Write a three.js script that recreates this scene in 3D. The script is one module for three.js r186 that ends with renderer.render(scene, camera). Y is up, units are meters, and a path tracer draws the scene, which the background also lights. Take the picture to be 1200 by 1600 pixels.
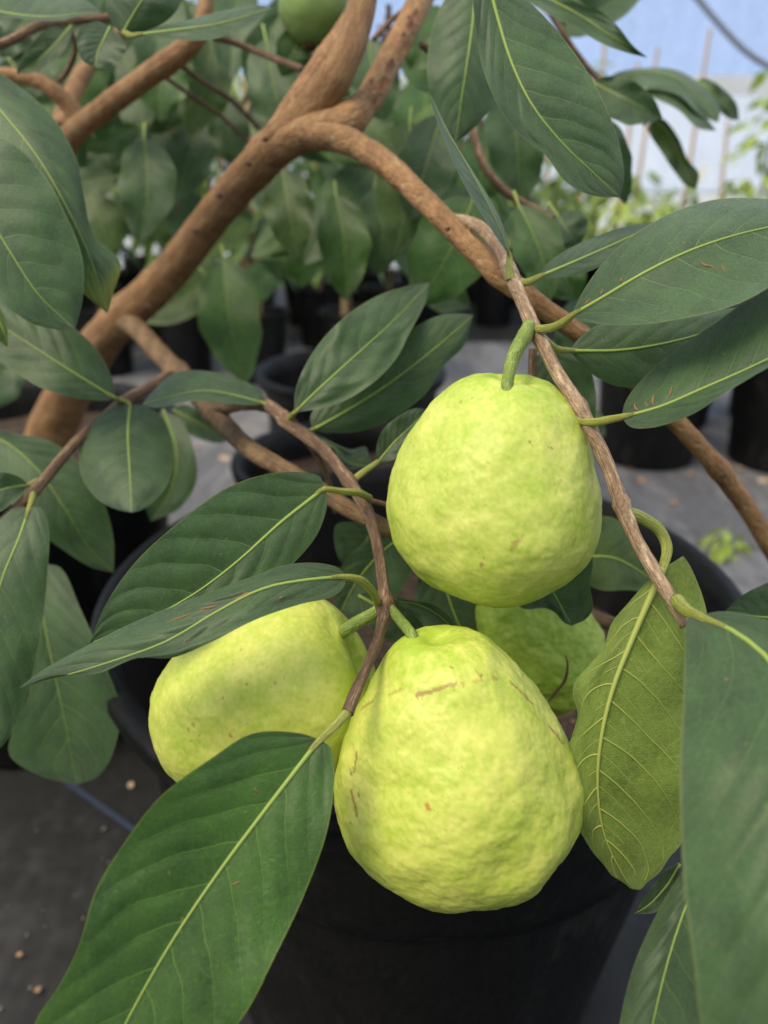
import * as THREE from 'three';
import { ImprovedNoise } from 'three/addons/math/ImprovedNoise.js';
import { mergeGeometries } from 'three/addons/utils/BufferGeometryUtils.js';

// ---------------------------------------------------------------- camera, sky, sun, exposure
const scene = new THREE.Scene();
const F = 1186, EYE = 0.73, PITCH = THREE.MathUtils.degToRad(25);      // focal length in pixels of a 1200 x 1600 frame
const camera = new THREE.PerspectiveCamera(2 * Math.atan(800 / F) * 180 / Math.PI, 0.75, 0.02, 60);
camera.position.set(0, EYE, 0);
camera.rotation.x = -PITCH;
camera.focus = 0.305;
camera.userData.fStop = 6.5;
scene.add(camera);

const SW = 64, SH = 32, sky = new Float32Array(SW * SH * 4);
for (let y = 0; y < SH; y++) for (let x = 0; x < SW; x++) {
  const e = Math.max(0, ((y + 0.5) / SH - 0.5) * 2), i = (y * SW + x) * 4;
  sky[i] = 0.84 - 0.08 * e; sky[i + 1] = 0.89 - 0.06 * e; sky[i + 2] = 0.97 - 0.03 * e; sky[i + 3] = 1;
}
const skyMap = new THREE.DataTexture(sky, SW, SH, THREE.RGBAFormat, THREE.FloatType);
skyMap.mapping = THREE.EquirectangularReflectionMapping; skyMap.magFilter = THREE.LinearFilter; skyMap.needsUpdate = true;
scene.background = skyMap; scene.environment = skyMap;

const sun = new THREE.DirectionalLight(0xffefd0, 2.9);
sun.position.set(-3.4, 6, 2.0); sun.castShadow = true; sun.shadow.radius = 60;
sun.shadow.mapSize.set(2048, 2048);
Object.assign(sun.shadow.camera, { left: -4, right: 4, top: 4, bottom: -4, near: 0.5, far: 20 });
scene.add(sun, sun.target);

const renderer = new THREE.WebGLRenderer({ antialias: true });
renderer.setSize(768, 1024);
renderer.shadowMap.enabled = true;
renderer.toneMapping = THREE.LinearToneMapping;
renderer.toneMappingExposure = 1.12;

// ---------------------------------------------------------------- helpers
const V = (x, y, z) => new THREE.Vector3(x, y, z);
const noise = new ImprovedNoise();
const N3 = (x, y, z) => noise.noise(x, y, z);
const fbm = (x, y, z, o = 4) => { let s = 0, a = 0.5, f = 1; for (let i = 0; i < o; i++) { s += a * N3(x * f + i * 17.3, y * f + i * 5.1, z * f + i * 9.7); a *= 0.5; f *= 2.03; } return s; };
function rng(seed) { let a = seed >>> 0; return () => { a = (a + 0x6D2B79F5) | 0; let t = Math.imul(a ^ (a >>> 15), 1 | a); t = (t + Math.imul(t ^ (t >>> 7), 61 | t)) ^ t; return ((t ^ (t >>> 14)) >>> 0) / 4294967296; }; }
const rand = rng(77);
const clamp = THREE.MathUtils.clamp, lerp = THREE.MathUtils.lerp, smooth = THREE.MathUtils.smoothstep;
const cp = Math.cos(PITCH), sp = Math.sin(PITCH);
const dirW = (x, y, z) => V(x, y * cp + z * sp, -y * sp + z * cp);       // a direction seen from the photographer, in the world
const P = (px, py, d) => { const v = dirW((px - 600) / F * d, (800 - py) / F * d, -d); v.y += EYE; return v; };
const onGround = (px, py, h = 0) => { const v = dirW((px - 600) / F, (800 - py) / F, -1); return v.multiplyScalar((h - EYE) / v.y).add(V(0, EYE, 0)); };
const names = {};
const numbered = (n) => { const k = names[n] = (names[n] ?? -1) + 1; return k ? n + '_' + String(k).padStart(3, '0') : n; };
function tag(o, label, category, group, kind) { o.userData = { label, category }; if (group) o.userData.group = group; if (kind) o.userData.kind = kind; return o; }
function mesh(name, geo, mat, parent) { const m = new THREE.Mesh(geo, mat); m.name = name; m.castShadow = m.receiveShadow = true; (parent ?? scene).add(m); return m; }
function thing(name, label, category, group) { const g = new THREE.Group(); g.name = numbered(name); tag(g, label, category, group); scene.add(g); return g; }
function structure(name, geo, mat) { const m = mesh(name, geo, mat); m.userData.kind = 'structure'; return m; }

function texture(w, h, f, srgb, repeat = true) {       // f(x, y) gives [r, g, b] in 0..1
  const a = new Uint8Array(w * h * 4);
  for (let y = 0; y < h; y++) for (let x = 0; x < w; x++) {
    const c = f((x + 0.5) / w, (y + 0.5) / h), i = (y * w + x) * 4;
    a[i] = clamp(c[0], 0, 1) * 255; a[i + 1] = clamp(c[1], 0, 1) * 255; a[i + 2] = clamp(c[2], 0, 1) * 255; a[i + 3] = 255;
  }
  const t = new THREE.DataTexture(a, w, h);
  t.magFilter = THREE.LinearFilter; t.minFilter = THREE.LinearMipmapLinearFilter; t.generateMipmaps = true;
  t.wrapS = t.wrapT = repeat ? THREE.RepeatWrapping : THREE.ClampToEdgeWrapping;
  if (srgb) t.colorSpace = THREE.SRGBColorSpace;
  t.needsUpdate = true; return t;
}
const enc = (v) => (v <= 0.0031308 ? 12.92 * v : 1.055 * v ** (1 / 2.4) - 0.055);
const encode = (c) => c.map((v) => enc(Math.max(0, v)));
const mix3 = (a, b, t) => [lerp(a[0], b[0], t), lerp(a[1], b[1], t), lerp(a[2], b[2], t)];
// a noise that repeats over 0..1
const tileNoise = (x, y, n, z = 0) => { const a = x * Math.PI * 2, b = y * Math.PI * 2, r = n / 6.283; return N3(Math.cos(a) * r + 3.3, Math.sin(a) * r + z, Math.cos(b) * r) * 0.5 + N3(Math.sin(b) * r + z, Math.cos(a) * r + 7.7, Math.sin(a) * r - Math.sin(b) * r) * 0.5; };

function gridGeometry(nu, nv, f, closeV = false) {      // f(i, j) gives { p, uv, c }
  const pos = [], uv = [], col = [], idx = []; let hasC = false;
  for (let i = 0; i <= nu; i++) for (let j = 0; j <= nv; j++) {
    const r = f(i, j); pos.push(r.p.x, r.p.y, r.p.z); uv.push(r.uv[0], r.uv[1]);
    if (r.c) { hasC = true; col.push(...r.c); }
  }
  for (let i = 0; i < nu; i++) for (let j = 0; j < nv; j++) { const a = i * (nv + 1) + j, b = a + nv + 1; idx.push(a, b, a + 1, b, b + 1, a + 1); }
  const g = new THREE.BufferGeometry();
  g.setAttribute('position', new THREE.Float32BufferAttribute(pos, 3)); g.setAttribute('uv', new THREE.Float32BufferAttribute(uv, 2));
  if (hasC) g.setAttribute('color', new THREE.Float32BufferAttribute(col, 3));
  g.setIndex(idx); g.computeVertexNormals();
  if (closeV) { const n = g.attributes.normal; for (let i = 0; i <= nu; i++) { const a = i * (nv + 1), b = a + nv, s = V(n.getX(a) + n.getX(b), n.getY(a) + n.getY(b), n.getZ(a) + n.getZ(b)).normalize(); n.setXYZ(a, s.x, s.y, s.z); n.setXYZ(b, s.x, s.y, s.z); } }
  return g;
}
// swept tube with a radius per point; wob: unevenness as a share of the radius
function sweep(points, radii, { seg = 24, sides = 12, wob = 0, freq = 60, caps = true, knots = [], flat = 1 } = {}) {
  const curve = new THREE.CatmullRomCurve3(points, false, 'centripetal'), n = points.length - 1;
  const pts = [], rad = [], tan = [];
  for (let i = 0; i <= seg; i++) {
    const t = i / seg, f = t * n, k = Math.min(n - 1, Math.floor(f));
    pts.push(curve.getPoint(t)); tan.push(curve.getTangent(t)); rad.push(lerp(radii[k], radii[k + 1], f - k));
  }
  let nor = Math.abs(tan[0].y) > 0.9 ? V(1, 0, 0) : V(0, 1, 0); nor.sub(tan[0].clone().multiplyScalar(nor.dot(tan[0]))).normalize();
  const frames = []; let len = 0; const lens = [];
  for (let i = 0; i <= seg; i++) {
    nor = nor.clone().sub(tan[i].clone().multiplyScalar(nor.dot(tan[i]))).normalize();
    frames.push([nor, tan[i].clone().cross(nor)]); if (i) len += pts[i].distanceTo(pts[i - 1]); lens.push(len);
  }
  const at = (i, j) => {
    const end = caps ? (i === 0 ? 0 : i === seg + 2 ? 0 : 1) : 1, q = caps ? clamp(i - 1, 0, seg) : i, a = (j % sides) / sides * Math.PI * 2;
    const d = frames[q][0].clone().multiplyScalar(Math.cos(a)).add(frames[q][1].clone().multiplyScalar(Math.sin(a) * flat));
    let r = rad[q]; const base = pts[q].clone().add(d.clone().multiplyScalar(r));
    if (wob) r *= 1 + wob * fbm(base.x * freq, base.y * freq, base.z * freq, 3) * 2;
    for (const [kt, ka, kw] of knots) r *= 1 + ka * Math.exp(-(((q / seg - kt) / kw) ** 2));
    return { p: pts[q].clone().add(d.multiplyScalar(r * end)), uv: [j / sides * Math.max(0.02, Math.round(rad[0] * 6.283 / 0.02) * 0.02), lens[q]] };
  };
  const g = gridGeometry(caps ? seg + 2 : seg, sides, at, true); g.userData.curve = curve; return g;
}

// ---------------------------------------------------------------- materials
const std = (o) => new THREE.MeshStandardMaterial({ side: THREE.DoubleSide, ...o });
const rgb = (r, g, b) => new THREE.Color().setRGB(r, g, b);

// leaf surfaces: x runs across the blade (midrib at 0.5), y from base to tip
function veinHeight(u, s, pairs, off) {                 // distance to the nearest side vein (in shares of the length), and where between two veins
  const t = Math.abs(s), o = s < 0 ? off : 0.5 + off;
  const w = 0.012 * N3(u * 7, s * 3, off * 9);
  const q = (u + w - 0.17 * t - 0.11 * t * t + 0.03) * pairs + o, k = q - Math.floor(q);
  return [Math.min(k, 1 - k) / pairs, k];
}
function worley(x, y) {
  const ix = Math.floor(x), iy = Math.floor(y); let a = 9, b = 9;
  for (let i = -1; i < 2; i++) for (let j = -1; j < 2; j++) {
    const cx = ix + i, cy = iy + j, h = Math.sin(cx * 127.1 + cy * 311.7) * 43758.5453, h2 = Math.sin(cx * 269.5 + cy * 183.3) * 43758.5453;
    const dx = cx + h - Math.floor(h) - x, dy = cy + h2 - Math.floor(h2) - y, d = Math.sqrt(dx * dx + dy * dy);
    if (d < a) { b = a; a = d; } else if (d < b) b = d;
  }
  return b - a;
}
function leafMaps(pairs, off, under, seed) {
  const W = 768, H = 1536;
  const base = under ? [0.185, 0.262, 0.045] : [0.052, 0.114, 0.038], vein = under ? [0.36, 0.42, 0.12] : [0.17, 0.27, 0.062], edge = under ? [0.26, 0.30, 0.10] : [0.16, 0.20, 0.06];
  const color = texture(W, H, (x, y) => {
    const s = x * 2 - 1, t = Math.abs(s), [dv] = veinHeight(y, s, pairs, off);
    const patch = fbm(x * 4 + seed, y * 8, seed, 4), fine = fbm(x * 40, y * 80 + seed, 2.2, 2), net = worley(x * 84 + fbm(x * 20, y * 40, seed) * 3, y * 176);
    let c = base.map((b, i) => b * (1 + 0.55 * patch + 0.35 * fine * (i === 0 ? 1.2 : 1)));
    c = mix3(c, vein, (1 - smooth(net, 0.02, 0.22)) * (under ? 0.3 : 0.34) * clamp(0.6 + 1.6 * patch, 0, 1));
    const vw = 0.0036 * (1 - 0.6 * t);
    if (!under) c = mix3(c, vein, (1 - smooth(dv, vw * 0.3, vw)) * 0.8 * (1 - 0.75 * t));
    const side = worley(x * 13 + 3 * seed, y * 26);                                     // coarser net between the side veins
    c = mix3(c, vein, (1 - smooth(side, 0.0, 0.05)) * (under ? 0.4 : 0.2));
    c = mix3(c, edge, smooth(t, 0.972, 0.995) * 0.8);
    const spot = fbm(x * 26 + 8 * seed, y * 52, 5.5, 2);
    if (!under && spot > 0.43) c = mix3(c, [0.24, 0.17, 0.06], smooth(spot, 0.43, 0.5) * 0.7);
    const speck = fbm(x * 60 + seed, y * 120, 9.5, 2);
    if (speck > 0.4) c = mix3(c, [0.20, 0.25, 0.09], smooth(speck, 0.4, 0.5) * 0.5);
    return encode(c);
  }, true, false);
  const bump = texture(W, H, (x, y) => {
    const s = x * 2 - 1, t = Math.abs(s), [dv, k] = veinHeight(y, s, pairs, off);
    const pillow = Math.sqrt(Math.max(0, Math.sin(k * Math.PI))) * (1 - 0.75 * t), net = smooth(worley(x * 84 + fbm(x * 20, y * 40, seed) * 3, y * 176), 0, 0.35);
    const vw = 0.0045;
    let h = 0.40 + (under ? 0 : 0.24) * pillow + 0.14 * net + 0.16 * fbm(x * 14, y * 28, seed, 3);
    if (!under) h -= 0.12 * (1 - smooth(dv, 0, vw)) * (1 - 0.4 * t);
    return [h, h, h];
  }, false, false);
  return { color, bump };
}
const maps = [leafMaps(9, 0.1, false, 1.3), leafMaps(7.4, 0.35, false, 4.7), leafMaps(9.5, 0.2, true, 2.9)];
const leafMats = {};
function leafMat(k, tone, vc = false) {                             // tone: tint of the blade's own colour; y paints in the glow of backlit leaves
  const key = k + tone + vc;
  if (leafMats[key]) return leafMats[key];
  const tint = { n: [1.27, 1.3, 1.3], f: [1.25, 1.5, 0.72], y: [1.5, 1.4, 0.8], b: [2.6, 2.2, 0.8] }[tone];
  return leafMats[key] = new THREE.MeshPhysicalMaterial({ side: THREE.DoubleSide, vertexColors: vc, map: maps[k].color, color: rgb(...tint), bumpMap: maps[k].bump, bumpScale: k === 2 ? 0.0014 : 0.0021,
    roughness: 1, transmission: 0.4, thickness: 0, specularIntensity: 0.3, clearcoat: k === 2 ? 0.2 : 0.75, clearcoatRoughness: 0.46, sheen: k === 2 ? 0.1 : 0.3, sheenColor: rgb(0.75, 0.85, 0.75), sheenRoughness: 0.5 });
}
const ribMat = std({ color: rgb(0.27, 0.37, 0.075), roughness: 0.55 }), ribUnder = std({ color: rgb(0.32, 0.37, 0.08), roughness: 0.6 });


function barkMaps(a, b, c, streak, rep = [25, 12], grain = 1) {
  const color = texture(512, 512, (x, y) => {
    const p = tileNoise(x, y, 5), q = tileNoise(x, y, 22, 3), f = tileNoise(x, y, 70, 5), s = tileNoise(x, y * 0 + 0.3, 60, 9) * streak + tileNoise(x, y, 12, 1) * 0.4;
    let k = mix3(a, b, smooth(p + 0.5 * q + s, -0.35, 0.45));
    k = mix3(k, c, smooth(q + 0.6 * p, 0.22, 0.55) * 0.8);
    return encode(k.map((v) => v * (1 + grain * (0.7 * f + 0.3 * q))));
  }, true);
  const bump = texture(512, 512, (x, y) => { const h = 0.5 + 0.5 * tileNoise(x, y, 22, 3) + 0.35 * tileNoise(x, y, 80, 5) + streak * 0.9 * tileNoise(x, 0.3, 60, 9); return [h, h, h]; });
  for (const t of [color, bump]) t.repeat.set(...rep);
  return { map: color, bumpMap: bump };
}
const barkMat = std({ ...barkMaps([0.24, 0.125, 0.052], [0.37, 0.205, 0.088], [0.29, 0.245, 0.13], 0.04, [14, 13], 0.85), bumpScale: 0.0015, roughness: 0.72 });
const oliveMat = std({ ...barkMaps([0.13, 0.075, 0.034], [0.24, 0.145, 0.07], [0.17, 0.15, 0.06], 0.12, [25, 20]), bumpScale: 0.0009, roughness: 0.75 });
const greyTwig = std({ ...barkMaps([0.24, 0.155, 0.095], [0.42, 0.30, 0.20], [0.50, 0.385, 0.275], 0.7), bumpScale: 0.0007, roughness: 0.78 });
const twigMat = std({ ...barkMaps([0.15, 0.085, 0.05], [0.30, 0.19, 0.115], [0.40, 0.29, 0.19], 1.0), bumpScale: 0.0012, roughness: 0.78 });
const petioleMat = std({ ...barkMaps([0.32, 0.36, 0.075], [0.42, 0.43, 0.10], [0.46, 0.40, 0.14], 0.9, [60, 10]), bumpScale: 0.0005, roughness: 0.52 });
const stalkMat = std({ ...barkMaps([0.17, 0.245, 0.042], [0.26, 0.345, 0.07], [0.34, 0.35, 0.11], 0.25, [50, 40]), bumpScale: 0.0005, roughness: 0.55 });
const barkDark = std({ color: rgb(0.09, 0.05, 0.03), roughness: 0.85 });

const plastic = (() => {
  const grime = texture(512, 512, (x, y) => { const a = tileNoise(x, y, 8), f = tileNoise(x, y, 90, 3), d = smooth(a + 0.6 * tileNoise(x, y, 30, 7), 0.1, 0.6); return encode(mix3([0.006, 0.0062, 0.0068], [0.018, 0.0175, 0.017], d).map((v) => v * (1 + 0.8 * f))); }, true);
  const rough = texture(512, 512, (x, y) => { const v = 0.5 + 0.35 * tileNoise(x, y, 12, 2) + 0.2 * tileNoise(x, y, 60, 4); return [v, v, v]; });
  const bump = texture(512, 512, (x, y) => { const v = 0.5 + 0.5 * tileNoise(x, y, 120, 2); return [v, v, v]; });
  for (const t of [grime, rough, bump]) t.repeat.set(4, 4);
  return new THREE.MeshPhysicalMaterial({ side: THREE.DoubleSide, specularIntensity: 0.4, map: grime, roughnessMap: rough, roughness: 0.95, bumpMap: bump, bumpScale: 0.0003 });
})();
const soilMat = (() => {
  const map = texture(512, 512, (x, y) => { const w = worley(x * 40, y * 40), f = tileNoise(x, y, 70, 3), h = Math.sin(Math.floor(x * 40) * 12.9 + Math.floor(y * 40) * 78.2) * 0.5 + 0.5; return encode(mix3([0.03, 0.02, 0.014], [0.12, 0.075, 0.045], smooth(w, 0.05, 0.5) * h).map((v) => v * (1 + f))); }, true);
  return std({ map, roughness: 0.95 });
})();

// ---------------------------------------------------------------- the ground: woven weed fabric with dust
const groundMap = texture(1024, 1024, (x, y) => {
  const a = tileNoise(x, y, 7), b = tileNoise(x, y, 26, 3), f = tileNoise(x, y, 110, 6);
  const dust = smooth(a + 0.7 * b + 0.4 * f, -0.1, 0.6);
  return encode(mix3([0.008, 0.0082, 0.0086], [0.024, 0.0235, 0.023], dust).map((v) => v * (1 + 0.7 * f)));
}, true);
groundMap.repeat.set(24, 24);
const groundBump = texture(512, 512, (x, y) => { const v = 0.5 + 0.4 * tileNoise(x, y, 30) + 0.4 * tileNoise(x, y, 90, 4); return [v, v, v]; });
groundBump.repeat.set(40, 40);
const groundGeo = new THREE.PlaneGeometry(40, 40, 80, 80).rotateX(-Math.PI / 2);
const ground = structure('ground', groundGeo, std({ map: groundMap, bumpMap: groundBump, bumpScale: 0.0008, roughness: 0.62 }));
{ // a paler, dusty strip of fabric between the rows of pots
  const pathMap = texture(1024, 512, (x, y) => { const a = tileNoise(x, y, 9, 2), b = tileNoise(x, y, 34, 3), f = tileNoise(x, y, 120, 6), w = 0.5; return encode(mix3([0.12, 0.12, 0.132], [0.22, 0.216, 0.228], smooth(a + 0.6 * b, -0.35, 0.45)).map((v) => v * (0.92 + 0.1 * w + 0.5 * f))); }, true);
  pathMap.repeat.set(3, 1);
  structure('path', gridGeometry(6, 60, (i, j) => { const x = -5 + 10 * j / 60, z0 = -1.16 + 0.02 * N3(x * 3, 1, 1), z1 = -3.3 + 0.03 * N3(x * 3, 5, 1); return { p: V(x, 0.004, lerp(z0, z1, i / 6)), uv: [x / 3, i / 6] }; }), std({ map: pathMap, bumpMap: groundBump, bumpScale: 0.0006, roughness: 0.6 }));
}
structure('added_yard', new THREE.PlaneGeometry(40, 13).rotateX(-Math.PI / 2).translate(0, 0.004, -12.1), std({ color: rgb(0.62, 0.61, 0.59), roughness: 0.9 }));  // pale ground added beyond the wall to brighten the film
const blueLine = std({ color: rgb(0.022, 0.034, 0.075), roughness: 0.7 });
{
  const a = onGround(120, 1236), b = onGround(205, 1297), d = b.clone().sub(a).normalize(), n = V(-d.z, 0, d.x).multiplyScalar(0.0035);
  for (const o of [0, -1.2, 1.2]) {                     // the marker threads woven into the fabric
    const c = a.clone().add(V(-d.z, 0, d.x).multiplyScalar(o)), p = c.clone().addScaledVector(d, -6), q = c.clone().addScaledVector(d, 4);
    const g = gridGeometry(40, 1, (i, j) => { const k = p.clone().lerp(q, i / 40).addScaledVector(n, j ? 1 : -1); k.y = 0.004; return { p: k, uv: [j, i] }; });
    mesh('marker_thread', g, blueLine, ground);
  }
}

// ---------------------------------------------------------------- pots
function potGeometry(R, H, taper, lip, thick = 0.006, sides = 72) {
  const rb = R * taper, pr = [[0.0, 0.002], [rb - 0.01, 0.002], [rb, 0.008]];
  const wall = (y) => lerp(rb, R, y / H) - 0.004;
  pr.push([wall(H * 0.3), H * 0.3], [wall(H - lip * 5.2), H - lip * 5.2], [wall(H - lip * 5) + 0.0025, H - lip * 5], [wall(H - lip * 4.8), H - lip * 4.8], [wall(H - lip * 1.6), H - lip * 1.6], [R - 0.003, H - lip * 1.45], [R + lip * 0.25, H - lip], [R + lip * 0.42, H - lip * 0.35], [R + lip * 0.36, H - lip * 0.1], [R + lip * 0.18, H], [R - lip * 0.1, H - lip * 0.05], [R - thick - 0.004, H - lip * 0.5], [R - thick - 0.008, H - lip * 1.5], [rb - thick, 0.02], [0, 0.02]);
  const curve = []; pr.forEach((p) => curve.push(new THREE.Vector2(p[0], p[1])));
  return new THREE.LatheGeometry(curve, sides);
}
function soilDisc(r, seed, amp = 0.012, n = 40) {
  return gridGeometry(18, n, (i, j) => { const a = j / n * Math.PI * 2, q = r * i / 18, x = Math.cos(a) * q, z = Math.sin(a) * q; return { p: V(x, amp * 2 * fbm(x * 30 + seed, z * 30, seed, 4), z), uv: [x * 5, z * 5] }; }, true);
}
function pot(name, x, z, R, H, label, group, { taper = 0.8, lip = 0.022, soil = 0.06 } = {}) {
  const g = thing(name, label, 'plant pot', group); g.position.set(x, 0, z);
  mesh('pot_wall', potGeometry(R, H, taper, lip), plastic, g);
  const s = mesh('soil', soilDisc(lerp(R * taper, R, (H - soil) / H) - 0.012, x * 7 + z), soilMat, g); s.position.y = H - soil;
  return g;
}
pot('round_pot', 0.03, -0.535, 0.245, 0.42, 'large round black plastic pot standing under the three ripe fruits', null, { taper: 0.74, lip: 0.026, soil: 0.10 });
pot('round_pot', -0.50, -0.93, 0.22, 0.42, 'black pot at the left edge holding the trunk of the guava tree', null, { taper: 0.78, lip: 0.024, soil: 0.05 });
pot('round_pot', -0.05, -0.955, 0.145, 0.37, 'smaller black pot directly behind the large round pot', null, { soil: 0.05 });
pot('round_pot', -0.06, -1.36, 0.165, 0.385, 'black pot farther back behind the pointed grey green leaf', null, { soil: 0.07 });

// ---------------------------------------------------------------- the guava tree
const tree = thing('guava_tree', 'leafy guava tree with smooth tan branches leaning right out of the left pot', 'tree');
function branch(name, pts, mat, { wob = 0.06, freq = 45, knots = [], sides = 14, step = 4 } = {}) {
  const geo = sweep(pts.map((p) => P(p[0], p[1], p[2])), pts.map((p) => p[3] / 2 * p[2] / F), { seg: (pts.length - 1) * step, sides, wob, freq, knots });
  return mesh(name, geo, mat, tree);
}
branch('trunk', [[50, 800, 0.97, 80], [72, 700, 0.93, 74], [105, 620, 0.88, 67], [165, 525, 0.80, 59], [260, 432, 0.71, 56], [350, 318, 0.61, 54], [415, 245, 0.54, 61], [458, 203, 0.518, 58], [497, 158, 0.505, 53], [535, 100, 0.495, 50], [558, 42, 0.495, 46], [570, -30, 0.50, 46]], barkMat, { wob: 0.06, sides: 28, step: 12, knots: [[0.3, 0.12, 0.012], [0.47, 0.08, 0.01], [0.61, 0.1, 0.012], [0.79, 0.07, 0.015]] });
branch('branch', [[405, 262, 0.545, 42], [452, 180, 0.528, 39], [499, 107, 0.532, 37], [531, 60, 0.55, 34], [562, 10, 0.57, 30], [585, -30, 0.58, 29]], barkMat, { sides: 20, step: 10, knots: [[0.45, 0.1, 0.02]] });
branch('branch', [[425, 238, 0.53, 50], [485, 205, 0.505, 49], [540, 190, 0.505, 50], [572, 160, 0.52, 42], [600, 110, 0.54, 40], [632, 50, 0.56, 39], [672, -30, 0.58, 39]], barkMat, { sides: 22, step: 10, knots: [[0.36, 0.14, 0.03]] });
branch('branch', [[470, 212, 0.505, 41], [535, 218, 0.49, 41], [600, 255, 0.465, 38], [660, 310, 0.445, 36], [720, 370, 0.425, 36], [785, 432, 0.412, 38], [850, 482, 0.412, 31], [930, 540, 0.42, 31], [1020, 622, 0.44, 29], [1080, 684, 0.455, 29], [1130, 742, 0.47, 31], [1170, 798, 0.485, 29], [1225, 890, 0.50, 29]], barkMat, { wob: 0.07, freq: 70, sides: 20, step: 10, knots: [[0.2, 0.08, 0.012], [0.41, 0.12, 0.015], [0.82, 0.16, 0.012]] });
// limbs at the upper left
branch('branch', [[60, 330, 0.74, 49], [105, 222, 0.68, 37], [165, 168, 0.64, 34], [240, 112, 0.60, 34], [300, 66, 0.58, 32], [318, 30, 0.57, 25], [322, -30, 0.57, 24]], barkMat, { sides: 20, step: 9, knots: [[0.55, 0.08, 0.02]] });
branch('branch', [[-30, 116, 0.66, 20], [20, 118, 0.66, 21], [70, 132, 0.66, 24], [110, 168, 0.67, 29], [128, 205, 0.68, 34]], barkMat, { step: 8 });
branch('branch', [[95, 205, 0.72, 34], [112, 150, 0.74, 29], [140, 100, 0.77, 25], [190, 50, 0.80, 20]], barkMat, { step: 8 });
const twig = (pts, o) => branch('twig', pts, twigMat, { wob: 0.09, freq: 120, ...o });
// the twig that carries the upper fruit
branch('twig', [[678, 330, 0.442, 14], [706, 341, 0.434, 17], [744, 352, 0.416, 19], [778, 386, 0.388, 21], [797, 425, 0.362, 23], [812, 462, 0.345, 22], [832, 508, 0.333, 23], [868, 578, 0.32, 22], [905, 636, 0.31, 23], [930, 685, 0.306, 22], [955, 742, 0.302, 23], [972, 792, 0.30, 25], [998, 850, 0.296, 22], [1040, 922, 0.29, 22], [1072, 978, 0.287, 20]], greyTwig, { freq: 120, sides: 18, step: 10, wob: 0.12, knots: [[0.3, 0.14, 0.01], [0.57, 0.28, 0.011], [0.78, 0.24, 0.011], [0.43, 0.1, 0.01]] });
// the twig that runs behind the fruits
branch('branch', [[185, 495, 0.79, 40], [212, 512, 0.735, 32], [245, 548, 0.67, 31], [278, 582, 0.61, 32], [330, 640, 0.53, 32], [388, 700, 0.465, 30], [465, 745, 0.42, 28], [545, 795, 0.395, 27], [615, 830, 0.39, 26], [720, 876, 0.405, 24], [830, 925, 0.43, 24], [935, 968, 0.45, 24], [1010, 990, 0.47, 22]], oliveMat, { sides: 18, step: 9, wob: 0.09, freq: 80, knots: [[0.25, 0.2, 0.012], [0.53, 0.12, 0.01]] });
twig([[272, 584, 0.605, 20], [232, 606, 0.55, 17], [192, 629, 0.50, 17], [120, 690, 0.46, 17], [55, 766, 0.43, 17], [-20, 836, 0.41, 16]], { step: 9, knots: [[0.4, 0.2, 0.015], [0.8, 0.2, 0.015]] });
// the twig that carries the two lower fruits
twig([[325, 650, 0.53, 22], [352, 637, 0.505, 22], [395, 630, 0.47, 22], [425, 638, 0.45, 22], [452, 662, 0.43, 21], [505, 703, 0.405, 20], [545, 752, 0.385, 20], [572, 795, 0.372, 20], [588, 845, 0.358, 18], [597, 900, 0.345, 18], [602, 945, 0.332, 22], [592, 995, 0.312, 17], [572, 1045, 0.292, 17], [552, 1090, 0.280, 19], [543, 1114, 0.276, 22]], { sides: 16, step: 10, wob: 0.13, knots: [[0.715, 0.5, 0.018], [0.27, 0.25, 0.012], [0.43, 0.3, 0.014]] });
twig([[478, 688, 0.42, 11], [500, 720, 0.43, 10], [516, 762, 0.44, 9], [524, 800, 0.45, 8]], {});
twig([[575, 782, 0.38, 9], [600, 788, 0.385, 9], [640, 800, 0.39, 8]], {});
twig([[833, 545, 0.38, 14], [832, 590, 0.385, 14], [836, 640, 0.39, 12]], {});
twig([[-30, 80, 0.52, 14], [20, 62, 0.53, 14], [62, 40, 0.54, 14], [110, 33, 0.55, 13], [172, 28, 0.56, 12]], { step: 6 });
twig([[105, 38, 0.55, 8], [118, 70, 0.56, 9], [108, 105, 0.58, 9], [92, 125, 0.62, 9]], {});
twig([[335, 58, 0.585, 12], [365, 66, 0.60, 11], [410, 84, 0.60, 10], [472, 108, 0.57, 11]], {});
twig([[278, 98, 0.61, 9], [320, 130, 0.66, 8], [360, 155, 0.70, 8], [405, 200, 0.76, 7]], {});
twig([[250, 115, 0.63, 7], [300, 150, 0.70, 7], [350, 185, 0.74, 6], [430, 270, 0.8, 6]], {});
twig([[738, 205, 0.60, 14], [757, 260, 0.60, 13], [790, 300, 0.61, 14], [860, 340, 0.62, 12]], {});
twig([[660, 70, 0.565, 12], [690, 100, 0.60, 10], [720, 150, 0.62, 10], [742, 215, 0.60, 11]], {});
twig([[585, 60, 0.56, 9], [602, 40, 0.58, 9], [628, 18, 0.60, 8]], {});
twig([[1010, 192, 0.72, 10], [960, 150, 0.70, 10], [905, 90, 0.68, 10], [860, 20, 0.66, 10], [830, -30, 0.65, 10]], {});
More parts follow.
